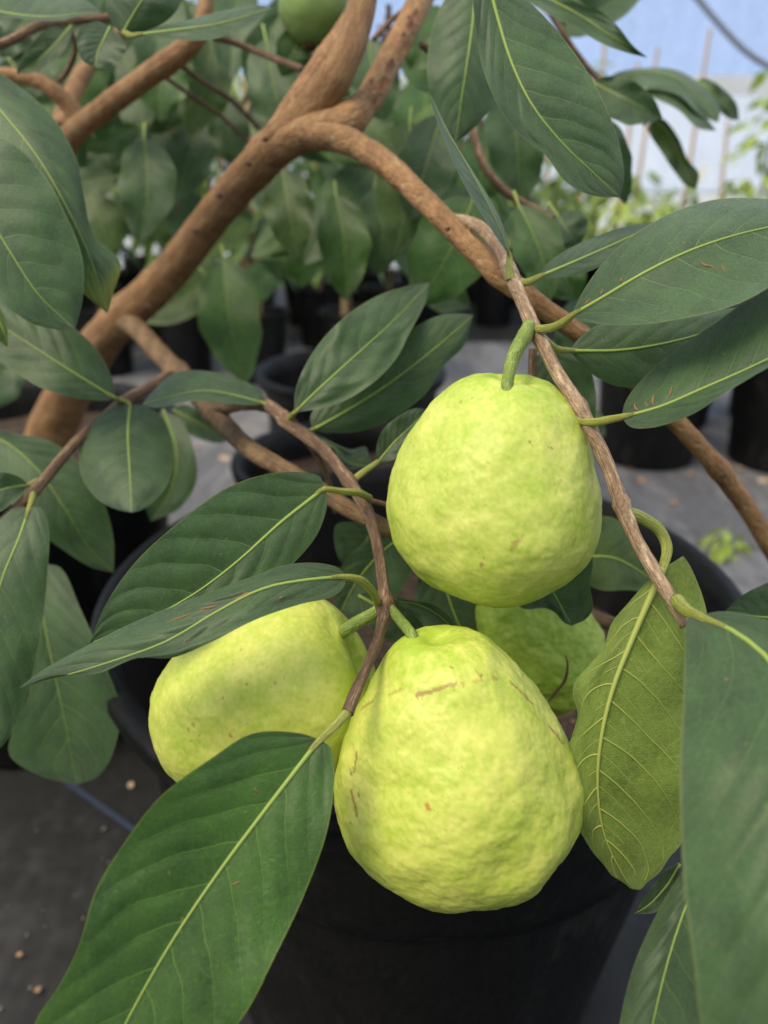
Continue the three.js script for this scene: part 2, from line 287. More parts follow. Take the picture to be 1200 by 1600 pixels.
for (const [x, y, d, s] of [[343, 306, 0.575, 5], [305, 362, 0.622, 5], [388, 256, 0.525, 5], [490, 85, 0.54, 5], [700, 358, 0.41, 4], [1128, 742, 0.455, 6], [512, 92, 0.49, 4], [232, 478, 0.71, 6], [415, 218, 0.51, 5]]) {      // scars of old buds
  const g = new THREE.IcosahedronGeometry(1, 2), q = g.attributes.position;
  for (let i = 0; i < q.count; i++) { const k = 1 + 0.5 * N3(q.getX(i) * 2 + x, q.getY(i) * 2, q.getZ(i) * 2); q.setXYZ(i, q.getX(i) * k, q.getY(i) * k * 0.8, q.getZ(i) * k * 0.6); }
  g.computeVertexNormals(); const m = mesh('bud_scar', g, barkDark, tree); m.position.copy(P(x, y, d)); m.scale.setScalar(s * d / F);
}

{ // flakes of peeling bark on the right limb
  const r = rng(41), flakeMat = std({ color: rgb(0.36, 0.19, 0.11), roughness: 0.8 });
  for (let i = 0; i < 16; i++) {
    const t = r(), x = lerp(575, 650, t) + (r() - 0.5) * 26, y = lerp(165, 20, t) + (r() - 0.5) * 10, d = lerp(0.50, 0.545, t) - 0.002, s = (4 + 7 * r()) * d / F, bend = 0.3 + 0.5 * r();
    const g = gridGeometry(5, 4, (i2, j) => { const u = i2 / 5 - 0.5, v = j / 4 - 0.5; return { p: V(u * 1.6 + 0.2 * v, v * (1 - u * u * 2), bend * u * u * 2 + 0.2 * v * v), uv: [u, v] }; });
    const m = mesh('bark_flake', g, flakeMat, tree); m.position.copy(P(x, y, d)); m.scale.setScalar(s * 1.5); m.rotation.set(r() - 0.5, (r() - 0.5) * 1.4, 1.1 + (r() - 0.5) * 0.8);
  }
}
// ---------------------------------------------------------------- leaves
function curve2(pts) { return new THREE.CatmullRomCurve3(pts.map((p) => V(p[0], p[1], p[2] ?? 0)), false, 'centripetal'); }
function table(c, n = 160) { const a = []; let len = 0, last = null; for (let i = 0; i <= n; i++) { const p = c.getPoint(i / n); if (last) len += p.distanceTo(last); a.push({ p, len }); last = p; } a.forEach((q) => (q.t = q.len / len)); return a; }
function at01(tab, t) { let lo = 0, hi = tab.length - 1; while (hi - lo > 1) { const m = (lo + hi) >> 1; if (tab[m].t > t) hi = m; else lo = m; } const k = clamp((t - tab[lo].t) / Math.max(1e-9, tab[hi].t - tab[lo].t), 0, 1); return tab[lo].p.clone().lerp(tab[hi].p, k); }
let leafCount = 0;
const scarMat = std({ color: rgb(0.24, 0.13, 0.065), roughness: 0.9 });
// m: midrib points (x, y, distance); l, r: points on the two edges; lo, ro: how far each edge stands towards the viewer, in metres
function leaf({ m, l, r, lo = 0.004, ro = 0.004, k = 0, tone = 'n', pet, nu = 40, ns = 16, wave = 0.0012, rib = 1, petR = 0.0017, parent = tree, veins = 0, curl = 0, label, pc, tint, scars = [], relief = 1.6 }) {
  const id = leafCount++, base = m[0], tip = m[m.length - 1];
  const scale = (q) => [q[0], q[1], (q[2] ?? 0) * F];     // distance in the same unit as the pixels
  const tm = table(curve2(m.map(scale)));
  const chord = V(tip[0] - base[0], tip[1] - base[1], 0), cl = chord.lengthSq();
  const sides = [l, r].map((e) => {
    const tab = table(curve2([base.slice(0, 2), ...e, tip.slice(0, 2)]));
    const proj = tab.map((q) => ((q.p.x - base[0]) * chord.x + (q.p.y - base[1]) * chord.y) / cl);
    let top = -1; const mono = proj.map((v) => (top = Math.max(top, v)));
    return { tab, mono };
  });
  const edgeAt = (side, u, pm) => {
    const target = ((pm.x - base[0]) * chord.x + (pm.y - base[1]) * chord.y) / cl, { tab, mono } = sides[side];
    let i = mono.findIndex((v) => v >= target); if (i < 0) i = tab.length - 1;
    return at01(tab, lerp(u, tab[i].t, 0.62));
  };
  const surf = (u, s) => {
    const pm = at01(tm, u), t = Math.abs(s), side = s < 0 ? 0 : 1, e = edgeAt(side, u, pm), off = (side ? ro : lo);
    const env = Math.pow(Math.max(0, Math.sin(Math.PI * clamp(u, 0, 1))), 0.6);
    const g = t * t * 0.55 + t * 0.45;
    let d = pm.z / F - off * env * g;
    d += wave * env * t * t * Math.sin(u * 17 + id * 2.1 + side * 1.7) + wave * 1.6 * env * t * N3(u * 5 + id, s * 2, id * 0.37) + curl * t * t * t * env;
    const [, kk] = veinHeight(u, s, k === 2 ? 9.5 : k === 1 ? 7.4 : 9, k === 2 ? 0.2 : k === 1 ? 0.35 : 0.1);
    d += (k === 2 ? 0.35 : -1) * 0.0014 * relief * env * Math.sqrt(Math.max(0, Math.sin(kk * Math.PI))) * t * (1 - t) * 2.2;
    return P(lerp(pm.x, e.x, t), lerp(pm.y, e.y, t), d);
  };
  const geo = gridGeometry(nu, ns, (i, j) => { const u = lerp(i / nu, 0.5 - 0.5 * Math.cos(i / nu * Math.PI), 0.6), s = j / ns * 2 - 1; return { p: surf(u, s), uv: [(s + 1) / 2, u], c: tint?.(u, s) }; });
  { // turn the faces towards the viewer
    const c = surf(0.5, 0.2), a = surf(0.52, 0.2).sub(c), b = surf(0.5, 0.25).sub(c), n = a.cross(b);
    const idx = geo.index.array, q = V(0, EYE, 0).sub(c);
    const p0 = V().fromBufferAttribute(geo.attributes.position, idx[0]); void p0;
    if (n.dot(q) < 0) { for (let i = 0; i < idx.length; i += 3) [idx[i + 1], idx[i + 2]] = [idx[i + 2], idx[i + 1]]; geo.computeVertexNormals(); }
    else geo.computeVertexNormals();
    const nn = V().fromBufferAttribute(geo.attributes.normal, Math.floor(nu / 2) * (ns + 1) + Math.floor(ns / 2));
    if (nn.dot(q) < 0) { for (let i = 0; i < idx.length; i += 3) [idx[i + 1], idx[i + 2]] = [idx[i + 2], idx[i + 1]]; geo.computeVertexNormals(); }
  }
  const blade = mesh('leaf', geo, leafMat(k, tone, !!tint), parent); if (label) blade.userData.label = label;
  const lift = (p, h) => p.add(V(0, EYE, 0).sub(p).normalize().multiplyScalar(h));
  const ribM = k === 2 ? ribUnder : ribMat;
  if (rib > 0) {
    const n = nu >= 30 ? 14 : 6, pts = [], rad = [];
    for (let i = 0; i <= n; i++) { const u = i / n * 0.985; pts.push(lift(surf(u, 0), k === 2 ? 0.0004 : 0.0001)); rad.push(rib * lerp(k === 2 ? 0.0016 : 0.00095, 0.00016, Math.pow(u, 0.7))); }
    mesh('midrib', sweep(pts, rad, { seg: n * 2, sides: nu >= 30 ? 8 : 5 }), ribM, blade);
  }
  for (let v = 0; v < veins; v++) {                        // raised side veins of an underside
    const pairs = 9.5;
    for (const sd of [-1, 1]) {
      const off = sd < 0 ? 0.2 : 0.7, pts = [], rad = [];
      for (let i = 0; i <= 10; i++) { const t = i / 10 * 0.93, u = (v + 1 - off) / pairs + (sd < 0 ? 0.02 * t + 0.09 * t * t : 0.17 * t + 0.11 * t * t) - 0.03 + 0.006 * Math.sin(v * 3 + t * 5); if (u < 0.02 || u > 0.97) continue; pts.push(lift(surf(u, sd * t), 0.0001)); rad.push(lerp(0.00042, 0.00008, t)); }
      if (pts.length > 4) mesh('side_vein', sweep(pts, rad, { seg: 16, sides: 6 }), ribUnder, blade);
      const p2 = [], r2 = [];                                // a finer vein between two strong ones
      for (let i = 0; i <= 7; i++) { const t = i / 7 * (0.45 + 0.2 * Math.sin(v * 2.3 + sd)), u = (v + 1.5 - off + 0.1 * Math.sin(v * 5)) / pairs + (sd < 0 ? 0.03 * t + 0.12 * t * t : 0.2 * t + 0.16 * t * t) - 0.03; if (u < 0.02 || u > 0.96) continue; p2.push(lift(surf(u, sd * t), 0.00004)); r2.push(lerp(0.00018, 0.00006, t)); }
      if (p2.length > 4) mesh('side_vein', sweep(p2, r2, { seg: 12, sides: 5 }), ribUnder, blade);
    }
  }
  for (const [u0, s0, u1, s1, r0] of scars) mesh('scar', sweep([0, 1, 2, 3].map((i) => lift(surf(lerp(u0, u1, i / 3) + 0.004 * Math.sin(i * 5 + u0 * 90), lerp(s0, s1, i / 3) + 0.02 * Math.sin(i * 3 + u0 * 50)), 0.00005)), [0.3, 1, 0.8, 0.2].map((q) => q * (r0 ?? 0.0004)), { seg: 10, sides: 6, wob: 0.3, freq: 500 }), scarMat, blade);
  if (pet) {
    const pts = [...pet.map((p) => P(p[0], p[1], p[2])), surf(0.012, 0), surf(0.06, 0)], rad = pts.map((_, i) => petR * (i >= pts.length - 2 ? (i === pts.length - 1 ? 0.35 : 0.72) : lerp(1.12, 0.8, i / pts.length)));
    mesh('petiole', sweep(pts, rad, { seg: pts.length * 5, sides: 10, wob: 0.05, freq: 150 }), pc ?? petioleMat, blade);
  }
  return blade;
}
// a leaf given by base, tip and half width in pixels
function simple(b, t, hw, o = {}) {
  const dx = t[0] - b[0], dy = t[1] - b[1], L = Math.hypot(dx, dy), nx = -dy / L, ny = dx / L, bend = (o.bend ?? 0) * L;
  const mid = [0, 0.25, 0.5, 0.75, 1].map((q) => [b[0] + dx * q + nx * bend * Math.sin(q * Math.PI), b[1] + dy * q + ny * bend * Math.sin(q * Math.PI), lerp(b[2], t[2], q) - (o.arch ?? 0.01) * Math.sin(q * Math.PI)]);
  const prof = [[0.05, 0.42], [0.16, 0.78], [0.32, 0.98], [0.48, 1], [0.64, 0.88], [0.8, 0.62], [0.92, 0.31]];
  const edge = (s, w) => prof.map(([q, p], i) => { const j = 1 + 0.06 * Math.sin(i * 2.7 + b[0] * 0.3 + s); return [b[0] + dx * q + nx * (bend * Math.sin(q * Math.PI) + s * w * p * j), b[1] + dy * q + ny * (bend * Math.sin(q * Math.PI) + s * w * p * j)]; });
  const back = [b[0] - dx / L * 22, b[1] - dy / L * 22, b[2] + 0.004];
  return leaf({ m: mid, l: edge(-1, hw * (o.wl ?? 1)), r: edge(1, hw * (o.wr ?? 1)), nu: 22, ns: 10, lo: 0.008, ro: 0.008, wave: 0.003, k: leafCount % 2, petR: 0.0011, rib: 0.6, pc: ribMat, ...o, pet: o.pet === false ? null : o.pet ?? [back] });
}

// --- leaves in front
leaf({ m: [[499, 1156, 0.270], [420, 1258, 0.262], [335, 1372, 0.254], [262, 1482, 0.247], [195, 1602, 0.240], [130, 1740, 0.236]], l: [[470, 1146], [395, 1146], [330, 1185], [250, 1245], [200, 1308], [150, 1390], [122, 1480], [92, 1540], [55, 1598], [48, 1660]], r: [[514, 1165], [522, 1196], [513, 1290], [478, 1392], [432, 1490], [375, 1596], [280, 1690]], lo: 0.012, ro: 0.004, tone: 'f', scars: [[0.38, 0.2, 0.37, 0.26], [0.17, -0.3, 0.18, -0.22, 0.0003]], relief: 2, k: 0, nu: 120, ns: 36, rib: 1.05, wave: 0.0016, pet: [[543, 1112, 0.276], [525, 1132, 0.272]], label: 'large leaf hanging towards the viewer in front of the left fruit' });
leaf({ m: [[508, 762, 0.345], [440, 815, 0.335], [370, 878, 0.327], [300, 930, 0.32], [215, 975, 0.317], [140, 1005, 0.317]], l: [[505, 748], [475, 738], [420, 740], [355, 762], [280, 815], [210, 880], [165, 945]], r: [[512, 782], [498, 830], [470, 868], [420, 912], [350, 960], [240, 1000]], lo: 0.006, ro: -0.002, tone: 'n', relief: 2.2, k: 1, nu: 96, ns: 32, pet: [[577, 778, 0.372], [560, 770, 0.36], [535, 768, 0.352]] });
leaf({ m: [[541, 901, 0.298], [480, 906, 0.288], [410, 920, 0.282], [335, 958, 0.278], [260, 1002, 0.276], [160, 1038, 0.278], [28, 1076, 0.283]], l: [[530, 888], [500, 880], [450, 882], [380, 906], [300, 936], [210, 972], [130, 1012], [65, 1048]], r: [[538, 915], [520, 932], [470, 944], [400, 968], [330, 1003], [268, 1028], [215, 1028], [150, 1053], [85, 1055]], lo: -0.010, ro: 0.006, tone: 'n', k: 0, nu: 64, ns: 24, wave: 0.0022, rib: 0.85, pet: [[592, 946, 0.332], [582, 925, 0.318], [562, 906, 0.305]], scars: [[0.28, -0.05, 0.33, -0.12, 0.0007], [0.38, -0.25, 0.44, -0.5, 0.0005], [0.46, -0.5, 0.53, -0.55, 0.0004], [0.5, 0.35, 0.505, 0.45, 0.0005], [0.2, 0.5, 0.205, 0.56, 0.0004]], label: 'narrow leaf lying over the left fruit' });
leaf({ m: [[893, 493, 0.302], [940, 466, 0.292], [1000, 430, 0.284], [1070, 395, 0.28], [1140, 370, 0.28], [1215, 352, 0.282], [1330, 330, 0.288]], l: [[900, 476], [915, 448], [950, 402], [1000, 360], [1060, 328], [1130, 310], [1220, 312], [1290, 318]], r: [[903, 500], [935, 506], [1000, 507], [1075, 496], [1150, 476], [1215, 440], [1290, 380]], lo: -0.030, ro: 0.020, tone: 'n', scars: [[0.06, -0.18, 0.075, -0.34, 0.0005], [0.12, -0.15, 0.13, -0.3, 0.0004], [0.2, -0.12, 0.205, -0.2, 0.0005], [0.47, 0.2, 0.505, 0.42, 0.0004], [0.525, 0.36, 0.53, 0.5, 0.0003]], k: 1, nu: 60, ns: 28, rib: 0.95, pet: [[838, 515, 0.328], [862, 512, 0.318], [882, 502, 0.308]] });
leaf({ m: [[971, 652, 0.287], [1030, 636, 0.278], [1100, 606, 0.27], [1170, 575, 0.266], [1260, 530, 0.266], [1360, 470, 0.27]], l: [[977, 628], [1000, 596], [1050, 550], [1110, 510], [1200, 450], [1290, 430]], r: [[985, 667], [1020, 668], [1080, 648], [1140, 610], [1205, 572], [1290, 530]], lo: -0.028, ro: 0.014, tone: 'n', scars: [[0.07, -0.1, 0.065, -0.5, 0.0005], [0.1, -0.12, 0.105, -0.34, 0.0004], [0.13, -0.12, 0.14, -0.4, 0.0006], [0.2, -0.14, 0.215, -0.36, 0.0004]], k: 0, nu: 60, ns: 28, rib: 0.8, pet: [[906, 640, 0.312], [900, 655, 0.31], [925, 660, 0.304], [950, 656, 0.295]] });
leaf({ m: [[890, 548, 0.345], [970, 547, 0.345], [1040, 536, 0.345], [1120, 515, 0.35], [1220, 490, 0.36]], l: [[905, 528], [940, 505], [1010, 492], [1090, 488], [1170, 480]], r: [[905, 565], [930, 588], [975, 605], [1060, 590], [1160, 545]], lo: -0.006, ro: -0.008, tone: 'n', k: 1, rib: 0.9, pet: [[845, 525, 0.335], [868, 545, 0.34]] });
leaf({ m: [[843, 432, 0.35], [890, 412, 0.355], [940, 390, 0.365], [1035, 346, 0.385]], l: [[855, 412], [890, 388], [935, 368], [985, 352]], r: [[858, 434], [890, 432], [930, 420], [965, 398], [1000, 372]], lo: -0.012, ro: 0.004, tone: 'n', k: 1, nu: 34, pet: [[805, 440, 0.353], [824, 441, 0.352]] });
leaf({ m: [[797, 402, 0.352], [778, 352, 0.342], [752, 298, 0.336], [720, 240, 0.334], [692, 192, 0.336], [672, 147, 0.34]], l: [[787, 388], [762, 350], [738, 312], [712, 262], [690, 210], [678, 175]], r: [[795, 385], [784, 348], [766, 312], [738, 266], [710, 222], [684, 170]], lo: 0.022, ro: -0.028, tone: 'n', k: 0, nu: 40, ns: 18, rib: 0.5, wave: 0.002, pet: [[797, 438, 0.352], [796, 420, 0.352]], label: 'leaf seen edge on, pointing up past the bark' });
leaf({ m: [[760, -40, 0.36], [778, 30, 0.36], [800, 100, 0.358], [832, 165, 0.356], [880, 225, 0.358], [925, 268, 0.362], [969, 309, 0.368]], l: [[742, -15], [745, 60], [762, 130], [800, 198], [850, 240], [885, 285], [925, 305]], r: [[800, -20], [850, 25], [892, 75], [926, 125], [948, 170], [968, 225], [975, 275]], lo: 0.006, ro: -0.004, relief: 2, k: 0, nu: 96, ns: 32, rib: 1.1, wave: 0.002, pet: [[735, -60, 0.40]], label: 'large leaf hanging from the top edge above the fruits' });
leaf({ m: [[745, -40, 0.44], [738, 40, 0.44], [728, 110, 0.44], [718, 175, 0.445], [712, 222, 0.45]], l: [[710, -20], [680, 30], [668, 90], [672, 150], [692, 200]], r: [[770, -10], [772, 60], [776, 120], [768, 165], [735, 205]], tone: 'n', k: 0, lo: -0.008, ro: -0.008 });
leaf({ m: [[770, -60, 0.50], [840, -12, 0.49], [900, 20, 0.48], [950, 52, 0.475], [1012, 90, 0.475]], l: [[800, -60], [860, -30], [920, 5], [960, 35], [990, 72]], r: [[790, -25], [850, 18], [900, 45], [945, 70], [985, 84]], tone: 'n', k: 1, lo: 0.006, ro: 0.01, wave: 0.004 });
// the underside on the right
leaf({ m: [[1036, 888, 0.302], [1012, 942, 0.300], [985, 1005, 0.297], [958, 1075, 0.295], [940, 1150, 0.294], [934, 1230, 0.296], [946, 1310, 0.30], [985, 1388, 0.305]], l: [[1012, 908], [985, 938], [955, 975], [943, 1012], [918, 1042], [897, 1068], [896, 1092], [903, 1112], [897, 1140], [885, 1178], [884, 1205], [895, 1232], [897, 1262], [902, 1290], [914, 1312], [928, 1334], [944, 1352], [956, 1368], [972, 1378]], r: [[1048, 856], [1070, 872], [1092, 915], [1106, 965], [1112, 1050], [1108, 1150], [1098, 1230], [1078, 1285], [1062, 1322], [1046, 1340], [1030, 1364], [1012, 1378], [1000, 1390]], lo: -0.006, ro: -0.010, k: 2, nu: 80, ns: 34, veins: 9, rib: 1.05, wave: 0.0022, petR: 0.0023, pet: [[978, 800, 0.30], [1000, 808, 0.303], [1030, 828, 0.306], [1042, 855, 0.306]], label: 'pale underside of a leaf beside the largest fruit' });
// the near leaf at the right edge, out of focus
leaf({ m: [[1085, 962, 0.255], [1135, 980, 0.238], [1205, 1035, 0.220], [1262, 1150, 0.198], [1280, 1350, 0.182], [1255, 1560, 0.174], [1240, 1800, 0.168]], l: [[1074, 968], [1070, 1010], [1067, 1110], [1062, 1200], [1064, 1300], [1070, 1400], [1084, 1500], [1098, 1610], [1150, 1720]], r: [[1110, 956], [1160, 958], [1230, 985], [1330, 1060], [1400, 1250], [1420, 1500], [1350, 1700]], lo: -0.012, ro: 0.004, tone: 'n', k: 1, nu: 60, ns: 26, rib: 1.0, petR: 0.0024, pet: [[1058, 938, 0.284], [1070, 952, 0.272]], label: 'large blurred leaf closest to the camera at the right edge' });
leaf({ m: [[1120, 1290, 0.262], [1085, 1380, 0.25], [1050, 1480, 0.242], [1020, 1600, 0.236], [1000, 1720, 0.235]], l: [[1090, 1330], [1060, 1370], [1020, 1440], [990, 1510], [968, 1600], [960, 1680]], r: [[1140, 1330], [1160, 1420], [1150, 1520], [1120, 1620], [1060, 1700]], tone: 'n', k: 0, lo: -0.006, ro: 0, rib: 0.5 });
leaf({ m: [[1270, 960, 0.37], [1220, 965, 0.36], [1170, 962, 0.355], [1132, 956, 0.352]], l: [[1240, 895], [1200, 910], [1160, 930]], r: [[1240, 1010], [1200, 1005], [1160, 985]], tone: 'n', k: 1, nu: 30 });
// by and behind the upper fruit
leaf({ m: [[800, 830, 0.405], [838, 884, 0.380], [868, 932, 0.364], [893, 978, 0.357]], l: [[775, 870], [790, 915], [802, 940], [820, 952], [850, 950], [868, 958], [880, 972]], r: [[850, 820], [905, 845], [926, 872], [922, 915], [926, 952], [912, 970]], tone: 'n', k: 1, lo: 0.004, ro: 0.004, wave: 0.005, nu: 36 });
leaf({ m: [[905, 870, 0.45], [960, 872, 0.448], [1018, 905, 0.45], [1050, 930, 0.455]], l: [[910, 840], [930, 808], [965, 812], [1005, 850], [1035, 890]], r: [[910, 905], [940, 922], [985, 922], [1025, 930]], k: 0, tone: 'y', nu: 34, lo: -0.004, ro: 0.004 });
leaf({ m: [[850, 540, 0.40], [872, 580, 0.40], [885, 625, 0.405], [895, 668, 0.41], [898, 700, 0.415]], l: [[838, 560], [832, 600], [838, 650], [865, 690]], r: [[880, 545], [915, 565], [930, 605], [930, 650], [918, 690]], k: 1, tone: 'n', nu: 34 });
leaf({ m: [[590, 722, 0.385], [615, 692, 0.385], [640, 668, 0.388], [668, 640, 0.392]], l: [[588, 700], [598, 672], [622, 650], [648, 638]], r: [[600, 722], [630, 712], [655, 690], [668, 664]], tone: 'n', k: 1, nu: 34, rib: 0.7, pet: [[552, 750, 0.385], [565, 740, 0.385]] });
leaf({ m: [[460, 645, 0.412], [500, 606, 0.408], [545, 565, 0.412], [600, 515, 0.424], [640, 475, 0.440], [672, 441, 0.455]], l: [[460, 620], [470, 585], [500, 535], [545, 490], [595, 460], [640, 446]], r: [[478, 642], [520, 634], [575, 604], [618, 562], [640, 520], [665, 472]], lo: -0.004, ro: 0.004, tone: 'n', k: 1, nu: 50, ns: 22, rib: 0.8, pet: [[448, 660, 0.432], [454, 652, 0.425]], wave: 0.003, label: 'pointed leaf standing up left of the upper fruit' });
leaf({ m: [[488, 672, 0.435], [545, 640, 0.435], [610, 598, 0.435], [670, 552, 0.44], [740, 492, 0.45]], l: [[485, 650], [505, 625], [560, 580], [620, 530], [680, 495], [715, 490]], r: [[510, 676], [560, 674], [620, 650], [665, 615], [695, 570], [725, 540]], lo: -0.004, ro: -0.004, tone: 'n', k: 0, nu: 44, ns: 18, pet: [[470, 680, 0.43]] });
leaf({ m: [[413, 630, 0.45], [370, 618, 0.448], [320, 610, 0.448], [270, 618, 0.452], [222, 632, 0.46]], l: [[408, 612], [380, 595], [325, 580], [275, 582], [240, 610]], r: [[400, 633], [350, 630], [295, 627], [265, 634], [238, 637]], lo: -0.02, ro: 0.012, tone: 'n', k: 1, nu: 40, rib: 0.6, pet: [[432, 644, 0.45], [424, 636, 0.45]] });
leaf({ m: [[203, 632, 0.478], [200, 680, 0.458], [203, 740, 0.440], [206, 801, 0.428]], l: [[180, 634], [150, 655], [126, 695], [128, 745], [155, 782], [185, 797]], r: [[225, 634], [252, 652], [270, 695], [264, 750], [240, 785], [220, 798]], lo: -0.008, ro: -0.008, tone: 'n', k: 1, nu: 44, ns: 20, rib: 1.1, pet: [[195, 628, 0.5]], label: 'round oval leaf hanging below the thin twig' });
leaf({ m: [[180, 622, 0.455], [120, 585, 0.448], [50, 540, 0.45], [-20, 495, 0.455], [-90, 450, 0.465]], l: [[178, 600], [150, 545], [100, 500], [50, 470], [0, 455], [-60, 435]], r: [[165, 626], [110, 620], [60, 604], [15, 575], [-30, 545], [-70, 500]], lo: -0.008, ro: 0.004, tone: 'n', k: 0, nu: 50, ns: 22, rib: 0.8, pet: [[194, 628, 0.495], [186, 626, 0.48]] });
leaf({ m: [[-70, 90, 0.42], [-10, 160, 0.415], [55, 240, 0.41], [105, 325, 0.41], [140, 400, 0.415], [168, 490, 0.42]], l: [[-40, 90], [20, 128], [80, 180], [120, 250], [132, 310], [145, 365], [188, 410], [178, 455]], r: [[-90, 160], [-40, 270], [20, 350], [80, 410], [120, 450], [150, 475]], tone: 'n', k: 0, lo: -0.012, ro: 0.0, nu: 50, ns: 22, rib: 0.8, tint: (u, s) => { const w = smooth(u + 0.12 * fbm(u * 14, s * 5, 3.3, 3) + 0.05 * Math.abs(s), 0.84, 0.97), q = smooth(fbm(u * 30, s * 9, 7.1, 2), 0.28, 0.42) * smooth(u, 0.4, 0.7); const t = Math.max(w, q * 0.8); return [lerp(1, 3.2, t), lerp(1, 1.9, t), lerp(1, 0.6, t)]; }, label: 'large leaf at the left edge with a yellowing tip' });
leaf({ m: [[-90, 240, 0.39], [-30, 320, 0.385], [20, 400, 0.385], [60, 460, 0.388], [118, 515, 0.395]], l: [[-60, 210], [10, 218], [70, 275], [100, 330], [128, 400], [130, 460]], r: [[-110, 320], [-60, 400], [0, 470], [50, 505], [90, 515]], tone: 'n', k: 1, lo: -0.008, ro: 0.004, nu: 44, ns: 20, rib: 0.8 });
leaf({ m: [[-30, 460, 0.40], [-8, 490, 0.4], [5, 515, 0.4], [12, 542, 0.402]], l: [[-15, 465], [5, 490], [12, 515]], r: [[-30, 490], [-15, 515], [0, 535]], tone: 'b', k: 1, nu: 20, ns: 10 });
leaf({ m: [[-60, 665, 0.53], [0, 686, 0.52], [55, 730, 0.51], [105, 800, 0.51], [135, 850, 0.52], [178, 895, 0.53]], l: [[-40, 660], [10, 675], [80, 690], [125, 725], [160, 780], [177, 840]], r: [[-60, 720], [0, 770], [60, 830], [100, 860], [140, 885]], tone: 'n', k: 0, nu: 40, rib: 0.7 });
leaf({ m: [[46, 792, 0.41], [30, 840, 0.40], [5, 900, 0.392], [-15, 980, 0.388], [-25, 1080, 0.388], [-20, 1190, 0.392]], l: [[60, 790], [75, 820], [74, 900], [66, 980], [45, 1075], [15, 1150]], r: [[20, 795], [-20, 840], [-60, 920], [-80, 1000], [-70, 1120]], tone: 'n', k: 1, lo: -0.006, ro: -0.004, nu: 44, ns: 20, rib: 0.8, pet: [[52, 768, 0.43], [50, 780, 0.42]] });
leaf({ m: [[70, 880, 0.50], [68, 960, 0.49], [85, 1050, 0.485], [102, 1130, 0.485], [120, 1226, 0.49]], l: [[95, 888], [125, 950], [160, 1030], [187, 1110], [175, 1180], [150, 1215]], r: [[45, 910], [45, 1000], [45, 1080], [20, 1140], [15, 1180], [70, 1215]], tone: 'n', k: 0, nu: 40, rib: 0.6 });
leaf({ m: [[45, 758, 0.43], [15, 762, 0.42], [-20, 772, 0.415], [-60, 780, 0.41]], l: [[30, 745], [0, 738], [-40, 750]], r: [[30, 775], [0, 800], [-40, 805]], k: 1, nu: 24, pet: [[58, 752, 0.44], [52, 755, 0.435]] });
leaf({ m: [[255, 640, 0.62], [275, 700, 0.61], [270, 760, 0.61], [235, 815, 0.62]], l: [[235, 660], [225, 710], [222, 770]], r: [[285, 660], [305, 710], [306, 755], [280, 795]], tone: 'n', k: 1, nu: 30 });
leaf({ m: [[270, 640, 0.65], [300, 655, 0.65], [330, 672, 0.655], [352, 690, 0.66]], l: [[285, 632], [320, 645], [348, 670]], r: [[280, 665], [310, 685], [340, 692]], tone: 'n', k: 0, nu: 24 });
leaf({ m: [[448, 668, 0.43], [480, 678, 0.425], [510, 692, 0.422], [530, 706, 0.425], [545, 722, 0.43], [588, 730, 0.435]], l: [[460, 660], [500, 680], [528, 695], [548, 702], [572, 698], [578, 715]], r: [[455, 675], [490, 688], [520, 700], [530, 718], [545, 732], [570, 728]], k: 1, nu: 34, ns: 12, rib: 0.5, wave: 0.004, lo: -0.008, ro: 0.006 });
// in the shade over the pot
leaf({ m: [[640, 830, 0.42], [600, 860, 0.42], [560, 905, 0.43], [530, 960, 0.44]], l: [[600, 830], [545, 870], [520, 920]], r: [[650, 870], [620, 930], [570, 965]], tone: 'n', k: 0, nu: 30 });
leaf({ m: [[690, 870, 0.43], [700, 930, 0.425], [730, 1000, 0.425], [780, 1060, 0.43]], l: [[660, 890], [650, 940], [680, 1010], [730, 1050]], r: [[730, 880], [750, 930], [770, 990]], tone: 'n', k: 1, nu: 30 });
leaf({ m: [[612, 938, 0.34], [655, 945, 0.348], [690, 965, 0.355], [735, 1015, 0.365]], l: [[640, 938], [680, 945], [715, 980]], r: [[640, 955], [672, 985], [705, 1005]], tone: 'n', k: 0, nu: 30, rib: 0.5, pet: [[606, 944, 0.333]] });
leaf({ m: [[590, 810, 0.44], [570, 850, 0.45], [545, 890, 0.46]], l: [[560, 815], [525, 820], [528, 870]], r: [[600, 850], [585, 885]], tone: 'n', k: 1, nu: 24 });
leaf({ m: [[560, 930, 0.42], [610, 960, 0.42], [650, 990, 0.43], [690, 1010, 0.44]], l: [[590, 920], [640, 940], [680, 980]], r: [[570, 970], [610, 1000], [660, 1015]], tone: 'n', k: 0, nu: 24 });
// lower right corner, behind the near leaf
leaf({ m: [[1062, 1350, 0.33], [1040, 1385, 0.325], [1012, 1415, 0.32], [990, 1428, 0.318]], l: [[1045, 1355], [1015, 1390]], r: [[1055, 1395], [1025, 1425]], tone: 'y', k: 1, nu: 20, ns: 10 });

